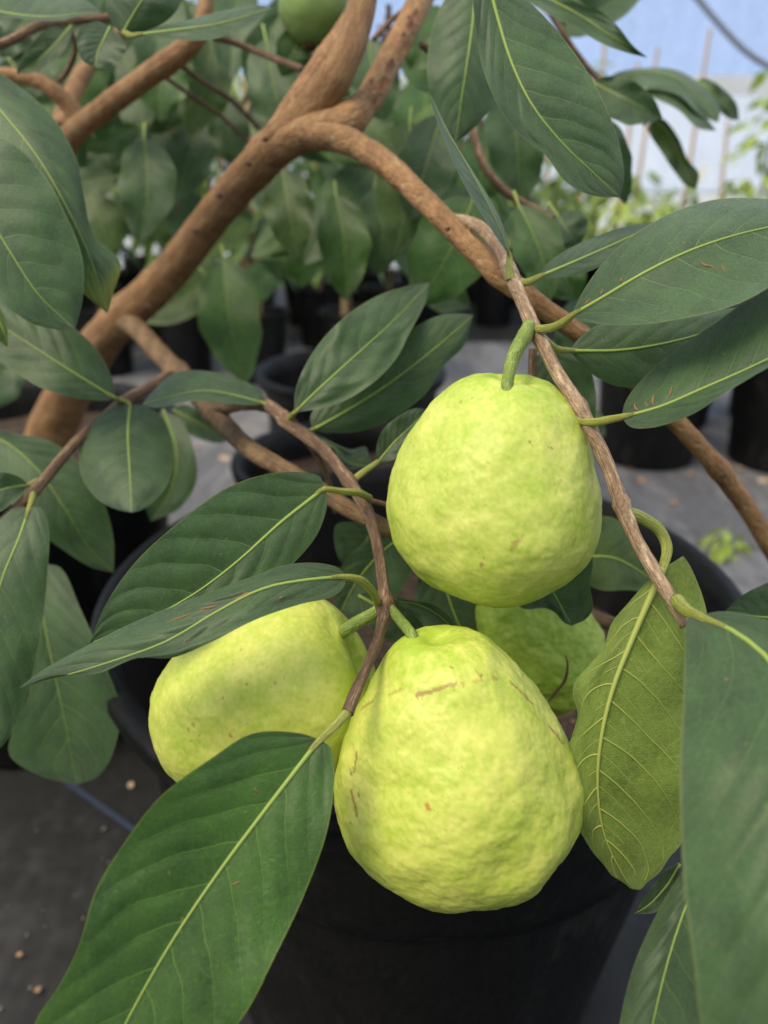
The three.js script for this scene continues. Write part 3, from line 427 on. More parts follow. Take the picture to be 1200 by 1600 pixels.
// --- more of the crown behind, hanging in the blur
{
  const r = rng(2024);
  for (let i = 0, n = 0; i < 900 && n < 70; i++) {
    const x = 110 + r() * 760, y = 30 + r() * 440, d = 0.78 + 0.75 * r() * r(), far = (0.065 + 0.085 * r()) * F / d, a = Math.PI / 2 + (r() - 0.5) * 2.6, hw = far * (0.19 + 0.07 * r()), pick = r(), b2 = r();
    const X = x + Math.cos(a) * far, Y = y + Math.sin(a) * far;
    if ((x > 700 && y < 300) || X > 880 || Y > 520 || (x > 520 && Y > 470)) continue;
    if (x + hw > 335 && x - hw < 425 && y < 150) continue;                       // the bright gap by the upper limbs
    const near = (gx, gy, gr) => [0, 0.35, 0.7, 1].some((q) => Math.hypot(lerp(x, X, q) - gx, lerp(y, Y, q) - gy) < gr + hw * 0.9);
    if ([[390, 100, 40], [370, 235, 24], [205, 410, 34], [480, 290, 22], [345, 300, 16], [490, 480, 26], [590, 420, 18], [752, 205, 20], [300, 250, 16], [150, 350, 20]].some((g) => near(...g))) continue;   // gaps that show the nursery behind
    n++; simple([x, y, d], [X, Y, d + (r() - 0.5) * 0.08], hw, { tone: pick < 0.38 ? 'n' : pick < 0.68 ? 'f' : pick < 0.88 ? 'y' : 'b', bend: (b2 - 0.5) * 0.25, nu: 16, ns: 8, rib: 0.5, lo: 0.02 * (r() - 0.4), ro: 0.02 * (r() - 0.4), arch: 0.02 * r() });
  }
  for (let i = 0; i < 22; i++) {                            // along the top edge
    const x = 20 + r() * 470, y = -60 + r() * 90, d = 0.72 + 0.4 * r(), far = (0.09 + 0.05 * r()) * F / d, a = Math.PI / 2 + (r() - 0.5) * 2.2, hw = far * (0.18 + 0.07 * r());
    if (x > 335 && x < 430 && y > -10) continue;
    simple([x, y, d], [x + Math.cos(a) * far, y + Math.sin(a) * far, d + (r() - 0.5) * 0.1], hw, { tone: r() < 0.7 ? 'n' : 'y', bend: (r() - 0.5) * 0.25, nu: 16, ns: 8, rib: 0.5, arch: 0.02 * r() });
  }
  for (let i = 0; i < 100; i++) {                           // the crown above the picture, which shades what is under it
    const d = 0.75 + 0.75 * r(), x = 100 + r() * 760, y = -60 - r() * 620, far = (0.10 + 0.05 * r()) * F / d, a = Math.PI / 2 + (r() - 0.5) * 2.6;
    simple([x, y - far, d], [x + Math.cos(a) * far, y - far + Math.sin(a) * far, d + (r() - 0.5) * 0.22], far * 0.24, { tone: 'n', nu: 8, ns: 6, rib: 0, pet: false, arch: 0.02, bend: (r() - 0.5) * 0.2 });
  }
  for (let i = 0; i < 16; i++) { const x = 140 + r() * 600, y = r() * 120, d = 0.85 + 0.5 * r(); twig([[x, y, d, 9], [x + 60 * (r() - 0.5), y + 90, d + 0.04, 8], [x + 140 * (r() - 0.5), y + 190, d + 0.05, 6], [x + 200 * (r() - 0.5), y + 290, d + 0.02, 4]], { sides: 8, step: 3 }); }
}
// --- top left
leaf({ m: [[-40, 10, 0.46], [20, 22, 0.46], [80, 26, 0.455], [130, 20, 0.455], [158, 20, 0.46]], l: [[-20, -40], [40, -30], [90, -15], [125, -5], [145, 8]], r: [[-20, 22], [40, 30], [90, 32], [130, 24]], k: 0, tone: 'n', nu: 30, lo: -0.03, ro: 0.012 });
leaf({ m: [[192, 52, 0.45], [205, 28, 0.445], [222, 0, 0.44], [245, -40, 0.44]], l: [[178, 40], [165, 5], [185, -30]], r: [[205, 54], [245, 42], [272, 22], [285, -5], [275, -35]], k: 0, nu: 30, lo: -0.006, ro: -0.008 });
leaf({ m: [[216, 54, 0.44], [280, 46, 0.43], [345, 36, 0.425], [426, 12, 0.425]], l: [[240, 44], [290, 32], [350, 16], [400, 8]], r: [[235, 56], [280, 62], [330, 62], [375, 48], [412, 26]], k: 1, tone: 'n', nu: 36, lo: -0.02, ro: 0.006, wave: 0.003, pet: [[192, 48, 0.452], [204, 56, 0.446]] });
leaf({ m: [[172, 42, 0.455], [162, 62, 0.45], [152, 84, 0.448], [150, 106, 0.448]], l: [[155, 33], [125, 45], [120, 70], [130, 95]], r: [[182, 50], [196, 70], [192, 92], [172, 105]], k: 1, tone: 'n', nu: 28 });
leaf({ m: [[112, 40, 0.53], [85, 70, 0.525], [55, 98, 0.525], [26, 116, 0.53]], l: [[80, 42], [50, 68], [28, 100]], r: [[110, 60], [90, 90], [55, 112]], k: 0, nu: 24 });
// --- leaves of the crown behind, out of focus
simple([800, 130, 0.62], [815, 320, 0.64], 48, { tone: 'n' });
simple([930, 130, 0.56], [1035, 184, 0.55], 38, { tone: 'n', wl: 0.8 });
simple([945, 185, 0.58], [978, 320, 0.60], 26, { tone: 'n' });
leaf({ m: [[1020, 188, 0.72], [1045, 210, 0.72], [1060, 245, 0.72], [1088, 296, 0.725]], l: [[1035, 185], [1060, 215], [1075, 250], [1092, 270]], r: [[1012, 200], [1035, 240], [1055, 270], [1072, 290]], k: 0, tone: 'y', nu: 26, ns: 10, wave: 0.006 });
leaf({ m: [[948, 130, 0.74], [1000, 112, 0.72], [1050, 118, 0.70], [1100, 160, 0.70], [1122, 192, 0.70]], l: [[960, 115], [1010, 106], [1060, 110], [1105, 140], [1125, 170]], r: [[960, 138], [1010, 138], [1060, 148], [1095, 180]], k: 1, tone: 'n', nu: 30, lo: -0.03, ro: 0.02, wave: 0.006 });
leaf({ m: [[1090, 125, 0.78], [1110, 140, 0.77], [1130, 160, 0.77], [1155, 188, 0.78]], l: [[1100, 122], [1130, 138], [1152, 165]], r: [[1092, 140], [1115, 165], [1140, 186]], k: 0, tone: 'n', nu: 24, wave: 0.005 });
leaf({ m: [[1000, 140, 0.70], [1050, 150, 0.69], [1085, 175, 0.69], [1120, 205, 0.70]], l: [[1030, 138], [1070, 150], [1100, 180]], r: [[1020, 152], [1060, 172], [1090, 200]], k: 1, tone: 'n', nu: 24, lo: -0.02, ro: 0.02 });
simple([870, 50, 0.7], [1020, -30, 0.72], 30, { tone: 'n' });
const crown = [                                            // base, tip, half width, tone
  [225, 215, 0.66, 218, 378, 0.67, 45, 'n'], [350, 405, 0.78, 385, 600, 0.77, 48, 'n'], [525, 305, 0.68, 540, 470, 0.69, 40, 'n'], [440, 262, 0.66, 465, 405, 0.66, 38, 'y'],
  [640, 190, 0.60, 615, 400, 0.60, 52, 'y'], [690, 180, 0.58, 640, 345, 0.59, 45, 'n'], [740, 310, 0.56, 650, 480, 0.57, 62, 'n'], [810, 320, 0.56, 860, 470, 0.55, 40, 'n'],
  [870, 335, 0.60, 905, 385, 0.60, 36, 'n'], [600, 290, 0.70, 590, 430, 0.71, 42, 'n'], [415, 60, 0.66, 450, 230, 0.66, 42, 'n'], [480, 40, 0.62, 440, 120, 0.62, 30, 'n'],
  [265, 60, 0.76, 250, 190, 0.76, 46, 'n'], [330, 60, 0.80, 300, 215, 0.80, 44, 'y'], [355, 150, 0.86, 372, 265, 0.86, 32, 'n'], [400, 155, 0.80, 425, 215, 0.80, 26, 'n'],
  [310, 190, 0.92, 270, 320, 0.92, 38, 'n'], [180, 180, 0.90, 150, 300, 0.90, 42, 'n'], [150, 220, 0.84, 190, 290, 0.85, 32, 'n'], [340, 240, 0.95, 260, 215, 0.95, 28, 'y'],
  [140, 300, 0.95, 170, 420, 0.96, 36, 'y'], [270, 300, 0.98, 330, 400, 0.98, 36, 'n'], [520, 240, 0.95, 560, 330, 0.95, 40, 'n'], [575, 60, 0.72, 600, 190, 0.72, 42, 'n'],
  [640, 60, 0.70, 700, 150, 0.70, 36, 'n'], [690, 10, 0.66, 640, 110, 0.66, 40, 'n'], [560, 400, 0.88, 620, 300, 0.88, 34, 'n'], [700, 400, 0.66, 740, 290, 0.66, 42, 'n'],
  [770, 200, 0.72, 730, 330, 0.72, 42, 'n'], [60, 10, 0.62, 0, 90, 0.62, 30, 'n'], [30, 150, 0.76, 90, 60, 0.76, 30, 'n'], [20, 100, 0.8, 70, 165, 0.8, 30, 'n'],
  [480, 340, 0.94, 470, 450, 0.94, 40, 'n'], [420, 330, 1.0, 440, 440, 1.0, 36, 'n'], [330, 320, 1.05, 300, 420, 1.05, 36, 'n'], [240, 380, 1.05, 260, 300, 1.05, 30, 'y'],
  [120, 540, 0.85, 60, 590, 0.85, 36, 'n'], [20, 560, 0.8, -30, 640, 0.8, 36, 'n'], [905, 640, 0.62, 935, 700, 0.62, 30, 'n'],
  [860, 390, 0.60, 900, 470, 0.60, 40, 'n'], [930, 470, 0.62, 870, 550, 0.62, 34, 'n'], [660, 430, 0.74, 735, 480, 0.74, 30, 'n'], [560, 180, 0.88, 640, 250, 0.88, 44, 'n'],
];
for (const [x, y, d, X, Y, D, w, tone] of crown) simple([x, y, d], [X, Y, D], w, { tone: tone === 'n' && rand() < 0.4 ? 'f' : tone, bend: (rand() - 0.5) * 0.12, lo: 0.012 * (rand() - 0.3), ro: 0.012 * (rand() - 0.3) });

// ---------------------------------------------------------------- the fruits
const skinMat = new THREE.MeshPhysicalMaterial({ vertexColors: true, roughness: 0.5, specularIntensity: 0.7, clearcoat: 0.12, clearcoatRoughness: 0.35, side: THREE.DoubleSide });
const driedMat = std({ color: rgb(0.12, 0.07, 0.035), roughness: 0.9 });
const ray = new THREE.Raycaster();
// c: centre (x, y, distance); axis: towards the stalk, as the photographer sees it (right, up, towards); prof: [along the axis, radius] in pixels
function guava({ c, axis, prof, seed, pale, deep, nu = 300, nv = 440, lump = 1, label, stalk, marks = [], freckles = 0.5, dimples = [] }) {
  const g = thing('guava', label, 'guava', 'guavas on the tree'), C = P(...c), S = c[2] / F;
  g.position.copy(C);
  const a = dirW(...axis).normalize(), right = V(1, 0, 0).sub(a.clone().multiplyScalar(a.x)).normalize(), out = right.clone().cross(a).normalize();
  const tab = table(curve2(prof.map((p) => [p[0], p[1], 0])), 240), col = [];
  const geo = gridGeometry(nu, nv, (i, j) => {
    const q = at01(tab, i / nu), th = (j % nv) / nv * Math.PI * 2;
    const lobe = 1 + 0.022 * Math.cos(3 * th + seed) + 0.018 * Math.cos(2 * th + seed * 2.3) + 0.01 * Math.cos(5 * th + seed * 4 + q.x * 0.02);
    const rr = Math.max(0, q.y) * lobe, dir = right.clone().multiplyScalar(Math.cos(th)).add(out.clone().multiplyScalar(Math.sin(th)));
    const p = a.clone().multiplyScalar(q.x).add(dir.clone().multiplyScalar(rr)), n = p.clone().normalize();
    const s = 1 / 60, x = p.x * s + seed * 3, y = p.y * s, z = p.z * s;
    const rim = smooth(q.y, 0, 40);
    let h = 4.5 * N3(x * 0.55, y * 0.55, z * 0.55) + 2.5 * N3(x * 1.5, y * 1.5, z * 1.5) + 0.9 * N3(x * 3.4 + 5, y * 3.4, z * 3.4) + 0.5 * N3(x * 7, y * 7 + 3, z * 7) + 0.18 * N3(x * 16, y * 16, z * 16 + 2);
    for (const [dx, dy, dz, w, depth] of dimples) { const e = n.distanceTo(dirW(dx, dy, dz).normalize()) / w; h -= depth * Math.exp(-e * e); }
    p.addScaledVector(n, h * lump * rim).multiplyScalar(S);
    // colour of the skin: pale yellow green with greener veining, greener near the stalk
    const w1 = fbm(x * 0.8, y * 0.8, z * 0.8, 3), w2 = fbm(x * 3 + 9, y * 3, z * 3, 3), w3 = fbm(x * 9, y * 9, z * 9 + 4, 2), ridge = 1 - Math.abs(N3(x * 4.5 + w2, y * 4.5, z * 4.5)) * 2.2;
    let k = clamp(0.38 + 0.75 * w1 + 0.5 * w2 + 0.6 * w3 + 0.12 * ridge, 0, 1);
    k = clamp(k + 0.7 * Math.pow(1 - smooth(i / nu, 0.0, 0.3), 2) * (0.75 + 0.5 * N3(Math.cos(th) * 4, Math.sin(th) * 4, seed) + w2), 0, 1);
    let m = mix3(pale, deep, k);
    const fr = N3(x * 15, y * 15, z * 15);
    m = mix3(m, mix3(deep, [0.16, 0.22, 0.02], 0.4), smooth(fr, 0.5, 0.72) * freckles);
    col.push(...m);
    return { p, uv: [j / nv, i / nu], c: m };
  }, true);
  const body = mesh('skin', geo, skinMat, g);
  body.updateMatrixWorld(true); g.updateMatrixWorld(true);
  { // scratches and scars: lines of corky brown on the skin
    const pos = geo.attributes.position, cc = geo.attributes.color, spots = [];
    for (const mk of marks) {
      const pts = [];
      for (const [px, py] of mk.at) { const o = V(0, EYE, 0); ray.set(o, P(px, py, 1).sub(o).normalize()); const hit = ray.intersectObject(body)[0]; if (hit) pts.push(hit.point.sub(C)); }
      if (pts.length) spots.push({ pts, w: mk.w * 0.9 * S, c: mk.c ?? [0.27, 0.13, 0.04], k: (mk.k ?? 0.9) * 0.8, g: mk.g ?? 0.4 });
    }
    const v = V(), ab = V(), ap = V();
    for (let i = 0; i < pos.count && spots.length; i++) {
      v.fromBufferAttribute(pos, i);
      for (const s of spots) {
        let d = 1e9;
        if (s.pts.length === 1) d = v.distanceTo(s.pts[0]);
        for (let q = 0; q + 1 < s.pts.length; q++) { ab.subVectors(s.pts[q + 1], s.pts[q]); ap.subVectors(v, s.pts[q]); const t = clamp(ap.dot(ab) / ab.lengthSq(), 0, 1); d = Math.min(d, ap.addScaledVector(ab, -t).length()); }
        if (d > s.w * 3) continue;
        const rag = 1 + s.g * 5 * fbm(v.x * 700, v.y * 700, v.z * 700, 3), t = s.k * (1 - smooth(d * rag, s.w * 0.35, s.w));
        if (t > 0) { const b = mix3([cc.getX(i), cc.getY(i), cc.getZ(i)], s.c, t); cc.setXYZ(i, ...b); }
      }
    }
  }
  if (stalk) { const pts = stalk.map((p) => P(p[0], p[1], p[2]).sub(C)); mesh('stalk', sweep(pts, stalk.map((p) => p[3] / 2 * p[2] / F), { seg: 26, sides: 14, wob: 0.08, freq: 160 }), stalkMat, g); }
  { // the dried flower end
    const end = prof[prof.length - 1][0], parts = [], r2 = rng(Math.round(seed * 91));
    for (let i = 0; i < 5; i++) {
      const th = i / 5 * 6.283 + r2(), d = right.clone().multiplyScalar(Math.cos(th)).add(out.clone().multiplyScalar(Math.sin(th))), b = a.clone().multiplyScalar(end + 1).addScaledVector(d, 5);
      parts.push(sweep([b.clone().multiplyScalar(S), b.clone().addScaledVector(d, 7).addScaledVector(a, -4).multiplyScalar(S), b.clone().addScaledVector(d, 12).addScaledVector(a, -3 - 5 * r2()).multiplyScalar(S)], [4 * S, 3 * S, 0.6 * S], { seg: 6, sides: 6, flat: 0.5 }));
    }
    mesh('calyx', mergeGeometries(parts), driedMat, g);
  }
  return g;
}
const pale = [0.64, 0.67, 0.165], deep = [0.36, 0.505, 0.05];
guava({ c: [775, 768, 0.332], axis: [0.09, 0.93, 0.28], seed: 1.7, pale, deep, label: 'upper ripe yellow green guava hanging from the thin twig by a curved stalk',
  prof: [[150, 0], [154, 11], [168, 24], [178, 40], [175, 60], [152, 92], [114, 121], [66, 146], [10, 164], [-46, 168], [-95, 152], [-134, 120], [-157, 82], [-167, 42], [-165, 14], [-161, 0]],
  stalk: [[828, 508, 0.332, 22], [818, 528, 0.322, 25], [803, 556, 0.312, 22], [794, 590, 0.305, 19], [790, 622, 0.302, 21], [790, 640, 0.305, 20]],
  dimples: [[0.28, 0.75, 0.55, 0.3, 7], [0.95, 0.2, 0.2, 0.3, 4]],
  marks: [{ at: [[800, 857], [808, 845]], w: 6, k: 0.7 }, { at: [[752, 882]], w: 4 }, { at: [[756, 872]], w: 3.5 }, { at: [[868, 772], [876, 750]], w: 3, k: 0.35 }, { at: [[900, 842], [894, 852]], w: 5, k: 0.4 }, { at: [[720, 628]], w: 4, k: 0.7 }, { at: [[738, 622]], w: 3, k: 0.5 }, { at: [[660, 750], [668, 742]], w: 2.5, k: 0.3 }, { at: [[862, 700]], w: 2.5 }, { at: [[828, 690]], w: 2.5 }, { at: [[920, 852]], w: 3 }] });
guava({ c: [709, 1186, 0.316], axis: [-0.13, 0.96, 0.22], seed: 4.2, pale: [0.66, 0.67, 0.155], deep: [0.38, 0.51, 0.048], nu: 320, nv: 470, lump: 1.25, label: 'largest ripe guava, pear shaped, hanging lowest in the middle',
  prof: [[194, 0], [198, 13], [204, 30], [202, 52], [188, 78], [150, 110], [102, 140], [50, 166], [0, 184], [-50, 192], [-94, 188], [-134, 164], [-164, 120], [-177, 70], [-176, 25], [-170, 0]],
  stalk: [[604, 942, 0.333, 17], [614, 956, 0.327, 17], [628, 972, 0.318, 17], [642, 990, 0.308, 18], [648, 1002, 0.306, 18]],
  dimples: [[0.86, -0.32, 0.42, 0.16, 10], [0.84, -0.02, 0.52, 0.18, 7], [0.97, -0.3, 0.1, 0.25, -6], [0.42, -0.88, 0.2, 0.3, -10], [0.66, -0.6, 0.48, 0.18, 8], [-0.5, -0.8, 0.4, 0.22, 4], [-0.15, -0.9, 0.45, 0.2, -4], [0.1, -0.95, 0.3, 0.14, 6], [-0.7, -0.5, 0.5, 0.2, -4], [-0.25, -0.62, 0.72, 0.14, 4], [0.25, -0.5, 0.8, 0.16, 4]],
  marks: [{ at: [[652, 1086], [676, 1080], [694, 1074]], w: 4.5 }, { at: [[703, 1070], [710, 1070]], w: 6, k: 0.8 }, { at: [[722, 1067]], w: 5, k: 0.7, c: [0.4, 0.22, 0.05] }, { at: [[742, 1065], [752, 1062]], w: 5, k: 0.6, c: [0.42, 0.25, 0.06] }, { at: [[774, 1061]], w: 5, k: 0.7 }, { at: [[752, 1056]], w: 4 }, { at: [[705, 1042]], w: 4 }, { at: [[744, 1048], [750, 1058]], w: 2.5, k: 0.5 }, { at: [[565, 1108], [582, 1096]], w: 4.5, k: 0.7 }, { at: [[608, 1086], [628, 1076]], w: 3, k: 0.5 }, { at: [[800, 1068], [815, 1082], [832, 1100]], w: 3.5 }, { at: [[858, 1136], [868, 1146], [880, 1162]], w: 4.5 }, { at: [[557, 1176], [556, 1190], [553, 1206]], w: 4 }, { at: [[549, 1208]], w: 5 }, { at: [[549, 1236], [552, 1250], [557, 1272]], w: 4.5 }, { at: [[560, 1240]], w: 4 }, { at: [[668, 1260]], w: 7, c: [0.42, 0.09, 0.02], k: 0.9 }, { at: [[716, 1200]], w: 2.5, c: [0.4, 0.15, 0.04] }, { at: [[784, 1240]], w: 3, c: [0.5, 0.2, 0.05], k: 0.6 }, { at: [[612, 1354]], w: 4, k: 0.5 }, { at: [[548, 1286]], w: 4, c: [0.1, 0.08, 0.05] }, { at: [[582, 1325], [590, 1335]], w: 3, k: 0.5 }] });
guava({ c: [414, 1096, 0.35], axis: [0.88, 0.44, 0.18], seed: 7.9, pale: [0.66, 0.66, 0.155], deep: [0.395, 0.52, 0.05], label: 'egg shaped ripe guava at the left, partly under two leaves',
  prof: [[150, 0], [155, 14], [165, 32], [169, 58], [158, 90], [130, 118], [86, 136], [30, 144], [-40, 141], [-98, 124], [-142, 96], [-168, 62], [-182, 30], [-185, 0]],
  stalk: [[600, 946, 0.334, 17], [585, 958, 0.335, 20], [562, 970, 0.337, 20], [544, 982, 0.335, 22], [530, 990, 0.338, 20]],
  dimples: [[0.6, 0.7, 0.4, 0.2, 6]],
  marks: [{ at: [[302, 1132]], w: 4, k: 0.7, c: [0.38, 0.14, 0.03] }, { at: [[294, 1140]], w: 3.5, c: [0.38, 0.14, 0.03] }, { at: [[298, 1158]], w: 3, c: [0.38, 0.14, 0.03] }, { at: [[312, 1150]], w: 2.5 }, { at: [[361, 1150]], w: 4, c: [0.42, 0.16, 0.03] }, { at: [[386, 1130]], w: 3.5, k: 0.6, c: [0.42, 0.2, 0.04] }, { at: [[365, 1038]], w: 4, k: 0.6, c: [0.42, 0.22, 0.05] }, { at: [[376, 1016]], w: 4, k: 0.5 }, { at: [[430, 1066]], w: 3, k: 0.6 }, { at: [[300, 1090]], w: 2.5 }, { at: [[348, 1090]], w: 2.5 }, { at: [[386, 1070]], w: 2.5 }] });
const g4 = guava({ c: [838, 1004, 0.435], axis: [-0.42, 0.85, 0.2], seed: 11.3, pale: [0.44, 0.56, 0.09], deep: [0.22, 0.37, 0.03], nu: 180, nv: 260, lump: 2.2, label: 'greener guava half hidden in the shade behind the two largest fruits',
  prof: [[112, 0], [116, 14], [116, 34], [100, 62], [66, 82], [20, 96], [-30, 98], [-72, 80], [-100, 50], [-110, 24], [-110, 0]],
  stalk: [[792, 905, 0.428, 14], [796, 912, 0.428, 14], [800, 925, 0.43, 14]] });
{
  const C = g4.position; mesh('dried_strip', sweep([[884, 1024, 0.388], [887, 1042, 0.385], [882, 1064, 0.386], [868, 1082, 0.39], [856, 1098, 0.396]].map((p) => P(...p).sub(C)), [0.0006, 0.0012, 0.0015, 0.0013, 0.0006], { seg: 20, sides: 7, wob: 0.3, freq: 200, flat: 0.5 }), driedMat, g4);
}
guava({ c: [492, 2, 0.60], axis: [0.1, 0.95, 0.2], seed: 15.1, pale: [0.24, 0.34, 0.10], deep: [0.15, 0.24, 0.05], nu: 60, nv: 90, lump: 0.6, freckles: 0.3, label: 'unripe dark green guava at the top edge between the branches',
  prof: [[66, 0], [68, 12], [62, 30], [44, 46], [10, 56], [-26, 54], [-50, 38], [-62, 20], [-64, 0]], stalk: [[505, -90, 0.60, 9], [500, -62, 0.60, 9]] });

// ---------------------------------------------------------------- the greenhouse wall behind
const WZ = -5.3;
{
  const g = thing('greenhouse_wall', 'pale translucent greenhouse wall with a white rail behind the plants', 'wall'); g.position.set(0, 0, WZ);
  const filmMap = texture(512, 512, (x, y) => { const a = tileNoise(x, y, 9), b = tileNoise(x, y, 40, 3), l = 0.5 + 0.5 * Math.sin(y * 6.283 * 40); const v = 0.86 + 0.10 * a + 0.05 * b + 0.03 * l; return encode([0.58 * v + 0.12 * Math.max(0, b), 0.73 * v + 0.05 * Math.max(0, b), 1.02 * v]); }, true); filmMap.repeat.set(4, 1);
  const film = new THREE.MeshPhysicalMaterial({ map: filmMap, transmission: 0.95, roughness: 0.3, thickness: 0, side: THREE.DoubleSide, specularIntensity: 0.6 });
  const lowMap = texture(512, 512, (x, y) => { const a = tileNoise(x, y, 9, 5), b = tileNoise(x, y, 40, 2); const v = 0.88 + 0.12 * a + 0.06 * b; return encode([0.90 * v, 0.95 * v, 1.02 * v]); }, true); lowMap.repeat.set(4, 1);
  const low = new THREE.MeshPhysicalMaterial({ map: lowMap, transmission: 0.9, roughness: 0.5, thickness: 0, side: THREE.DoubleSide });
  const panel = (y0, y1, lean, curve, mat) => gridGeometry(20, 48, (i, j) => { const t = i / 20, x = -6 + 12 * j / 48, b = 0.01 * Math.sin(x * 5.2) * Math.sin(t * 3.1); return { p: V(x, lerp(y0, y1, t), lean * t + curve * t * t + b), uv: [x / 3, t * (y1 - y0)] }; });
  mesh('lower_film', panel(0.0, 1.10, 0, 0), low, g);
  mesh('upper_film', panel(1.17, 3.0, 0.15, 0.7), film, g);
  const white = std({ color: rgb(0.88, 0.88, 0.88), roughness: 0.5 }), steel = std({ color: rgb(0.45, 0.46, 0.48), metalness: 0.6, roughness: 0.45 });
  const rail = mesh('rail', new THREE.BoxGeometry(12, 0.10, 0.05), white, g); rail.position.set(0, 1.13, 0.03);
  for (let x = -5.6; x < 6; x += 1.6) mesh('hoop', sweep([V(x, 0, 0.06), V(x, 1.1, 0.08), V(x, 1.7, 0.18), V(x, 2.4, 0.55), V(x, 3.0, 0.98)], [0.014, 0.014, 0.014, 0.014, 0.014], { seg: 20, sides: 8 }), steel, g);
  const wire = thing('support_wire', 'dark cable slanting across the blue film at the upper right', 'cable');
  const wy = (px, py) => P(px, py, 4.3);
  mesh('strand', sweep([wy(1010, -90), wy(1085, -8), wy(1130, 45), wy(1170, 84), wy(1215, 110), wy(1330, 150)], Array(6).fill(0.016), { seg: 30, sides: 8 }), std({ color: rgb(0.16, 0.17, 0.18), roughness: 0.6 }), wire);
}

// ---------------------------------------------------------------- rows of potted saplings
const leafGreens = [[0.085, 0.175, 0.03], [0.16, 0.27, 0.035], [0.36, 0.48, 0.05], [0.06, 0.125, 0.035]].map((c) => new THREE.MeshPhysicalMaterial({ color: rgb(...c), roughness: 1, transmission: 0.35, thickness: 0, clearcoat: 0.6, clearcoatRoughness: 0.4, side: THREE.DoubleSide }));
const caneMat = std({ color: rgb(0.55, 0.36, 0.19), roughness: 0.7 }), stemMat = std({ color: rgb(0.13, 0.10, 0.05), roughness: 0.8 });
const tagMats = [[0.12, 0.25, 0.62], [0.85, 0.22, 0.08], [0.8, 0.8, 0.78]].map((c) => std({ color: rgb(...c), roughness: 0.5 }));
function foliage(seed, n, h0, h1, spread, L) {
  const r = rng(seed), pos = [], idx = [];
  for (let k = 0; k < n; k++) {
    const t = r(), h = lerp(h0, h1, t), a = r() * 6.283, q = spread * (0.25 + 0.75 * r()) * Math.sqrt(Math.sin(Math.PI * clamp(0.12 + 0.8 * t, 0, 1))), c = V(Math.cos(a) * q * 0.6, h, Math.sin(a) * q * 0.6);
    const d = V(Math.cos(a + (r() - 0.5)), -0.5 - 0.9 * r() + 0.6 * t, Math.sin(a + (r() - 0.5))).normalize(), s = d.clone().cross(V(r() - 0.5, 1, r() - 0.5)).normalize(), nrm = s.clone().cross(d), l = L * (0.6 + 0.6 * r()), w = l * 0.2;
    const b = pos.length / 3, add = (u, v, z) => { const p = c.clone().addScaledVector(d, u * l).addScaledVector(s, v * w).addScaledVector(nrm, z * l); pos.push(p.x, p.y, p.z); };
    add(0, 0, 0); add(0.3, 0.85, 0.03); add(0.35, 0, 0.0); add(0.3, -0.85, 0.03); add(0.65, 0.75, 0.0); add(0.7, 0, -0.04); add(0.65, -0.75, 0.0); add(1, 0, -0.14);
    for (const q3 of [[0, 2, 1], [0, 3, 2], [1, 2, 4], [2, 5, 4], [2, 3, 5], [3, 6, 5], [4, 5, 7], [5, 6, 7]]) idx.push(...q3.map((i) => i + b));
  }
  const g = new THREE.BufferGeometry(); g.setAttribute('position', new THREE.Float32BufferAttribute(pos, 3)); g.setIndex(idx); g.computeVertexNormals(); return g;
}
const crowns = [foliage(11, 90, 0.42, 0.95, 0.26, 0.13), foliage(12, 80, 0.45, 0.90, 0.28, 0.15), foliage(13, 110, 0.40, 1.10, 0.24, 0.11), foliage(14, 60, 0.26, 0.62, 0.22, 0.12)];
const smallPot = potGeometry(0.11, 0.25, 0.78, 0.014, 0.004, 28), smallSoil = soilDisc(0.1, 3, 0.006, 20);
const caneGeo = (h, lean) => sweep([V(0.03, 0.05, 0), V(0.03 + lean * 0.5, h * 0.5, 0.01), V(0.03 + lean, h, 0.02)], [0.011, 0.010, 0.008], { seg: 8, sides: 7 });
const canes = [caneGeo(1.15, 0.03), caneGeo(1.3, -0.04), caneGeo(0.9, 0.08)];
const stemGeos = [0.85, 0.75, 1.0, 0.55].map((h, i) => sweep([V(0, 0.2, 0), V(0.012, h * 0.5, -0.01 * i), V(-0.01, h, 0.01)], [0.008, 0.006, 0.002], { seg: 10, sides: 7 }));
const tagGeo = new THREE.BoxGeometry(0.04, 0.09, 0.002), bandGeo = new THREE.CylinderGeometry(0.016, 0.016, 0.035, 10);
const sapRand = rng(5);
function sapling(x, z, kind, green, label, group, { cane = -1, tagK = -1, size = 1, potted = true } = {}) {
  const g = thing('potted_sapling', label, 'potted plant', group); g.position.set(x, 0, z); g.rotation.y = sapRand() * 6.283; g.scale.setScalar(size);
  if (potted) { mesh('pot', smallPot, plastic, g); const s = mesh('soil', smallSoil, soilMat, g); s.position.y = 0.22; }
  mesh('stem', stemGeos[kind], stemMat, g);
  const f = mesh('foliage', crowns[kind], leafGreens[green], g); f.userData.kind = 'stuff';
  if (cane >= 0) { mesh('cane', canes[cane], caneMat, g); if (tagK >= 0) { const b = mesh('band', bandGeo, tagMats[tagK === 1 ? 0 : tagK], g); b.position.set(0.03, 0.34, 0.004); } }
  if (tagK >= 0) { const t = mesh('tag', tagGeo, tagMats[tagK], g); t.position.set(0.05, 0.55 + 0.2 * sapRand(), 0.06); t.rotation.set(0.2, sapRand() * 3, 0.3); }
  return g;
}
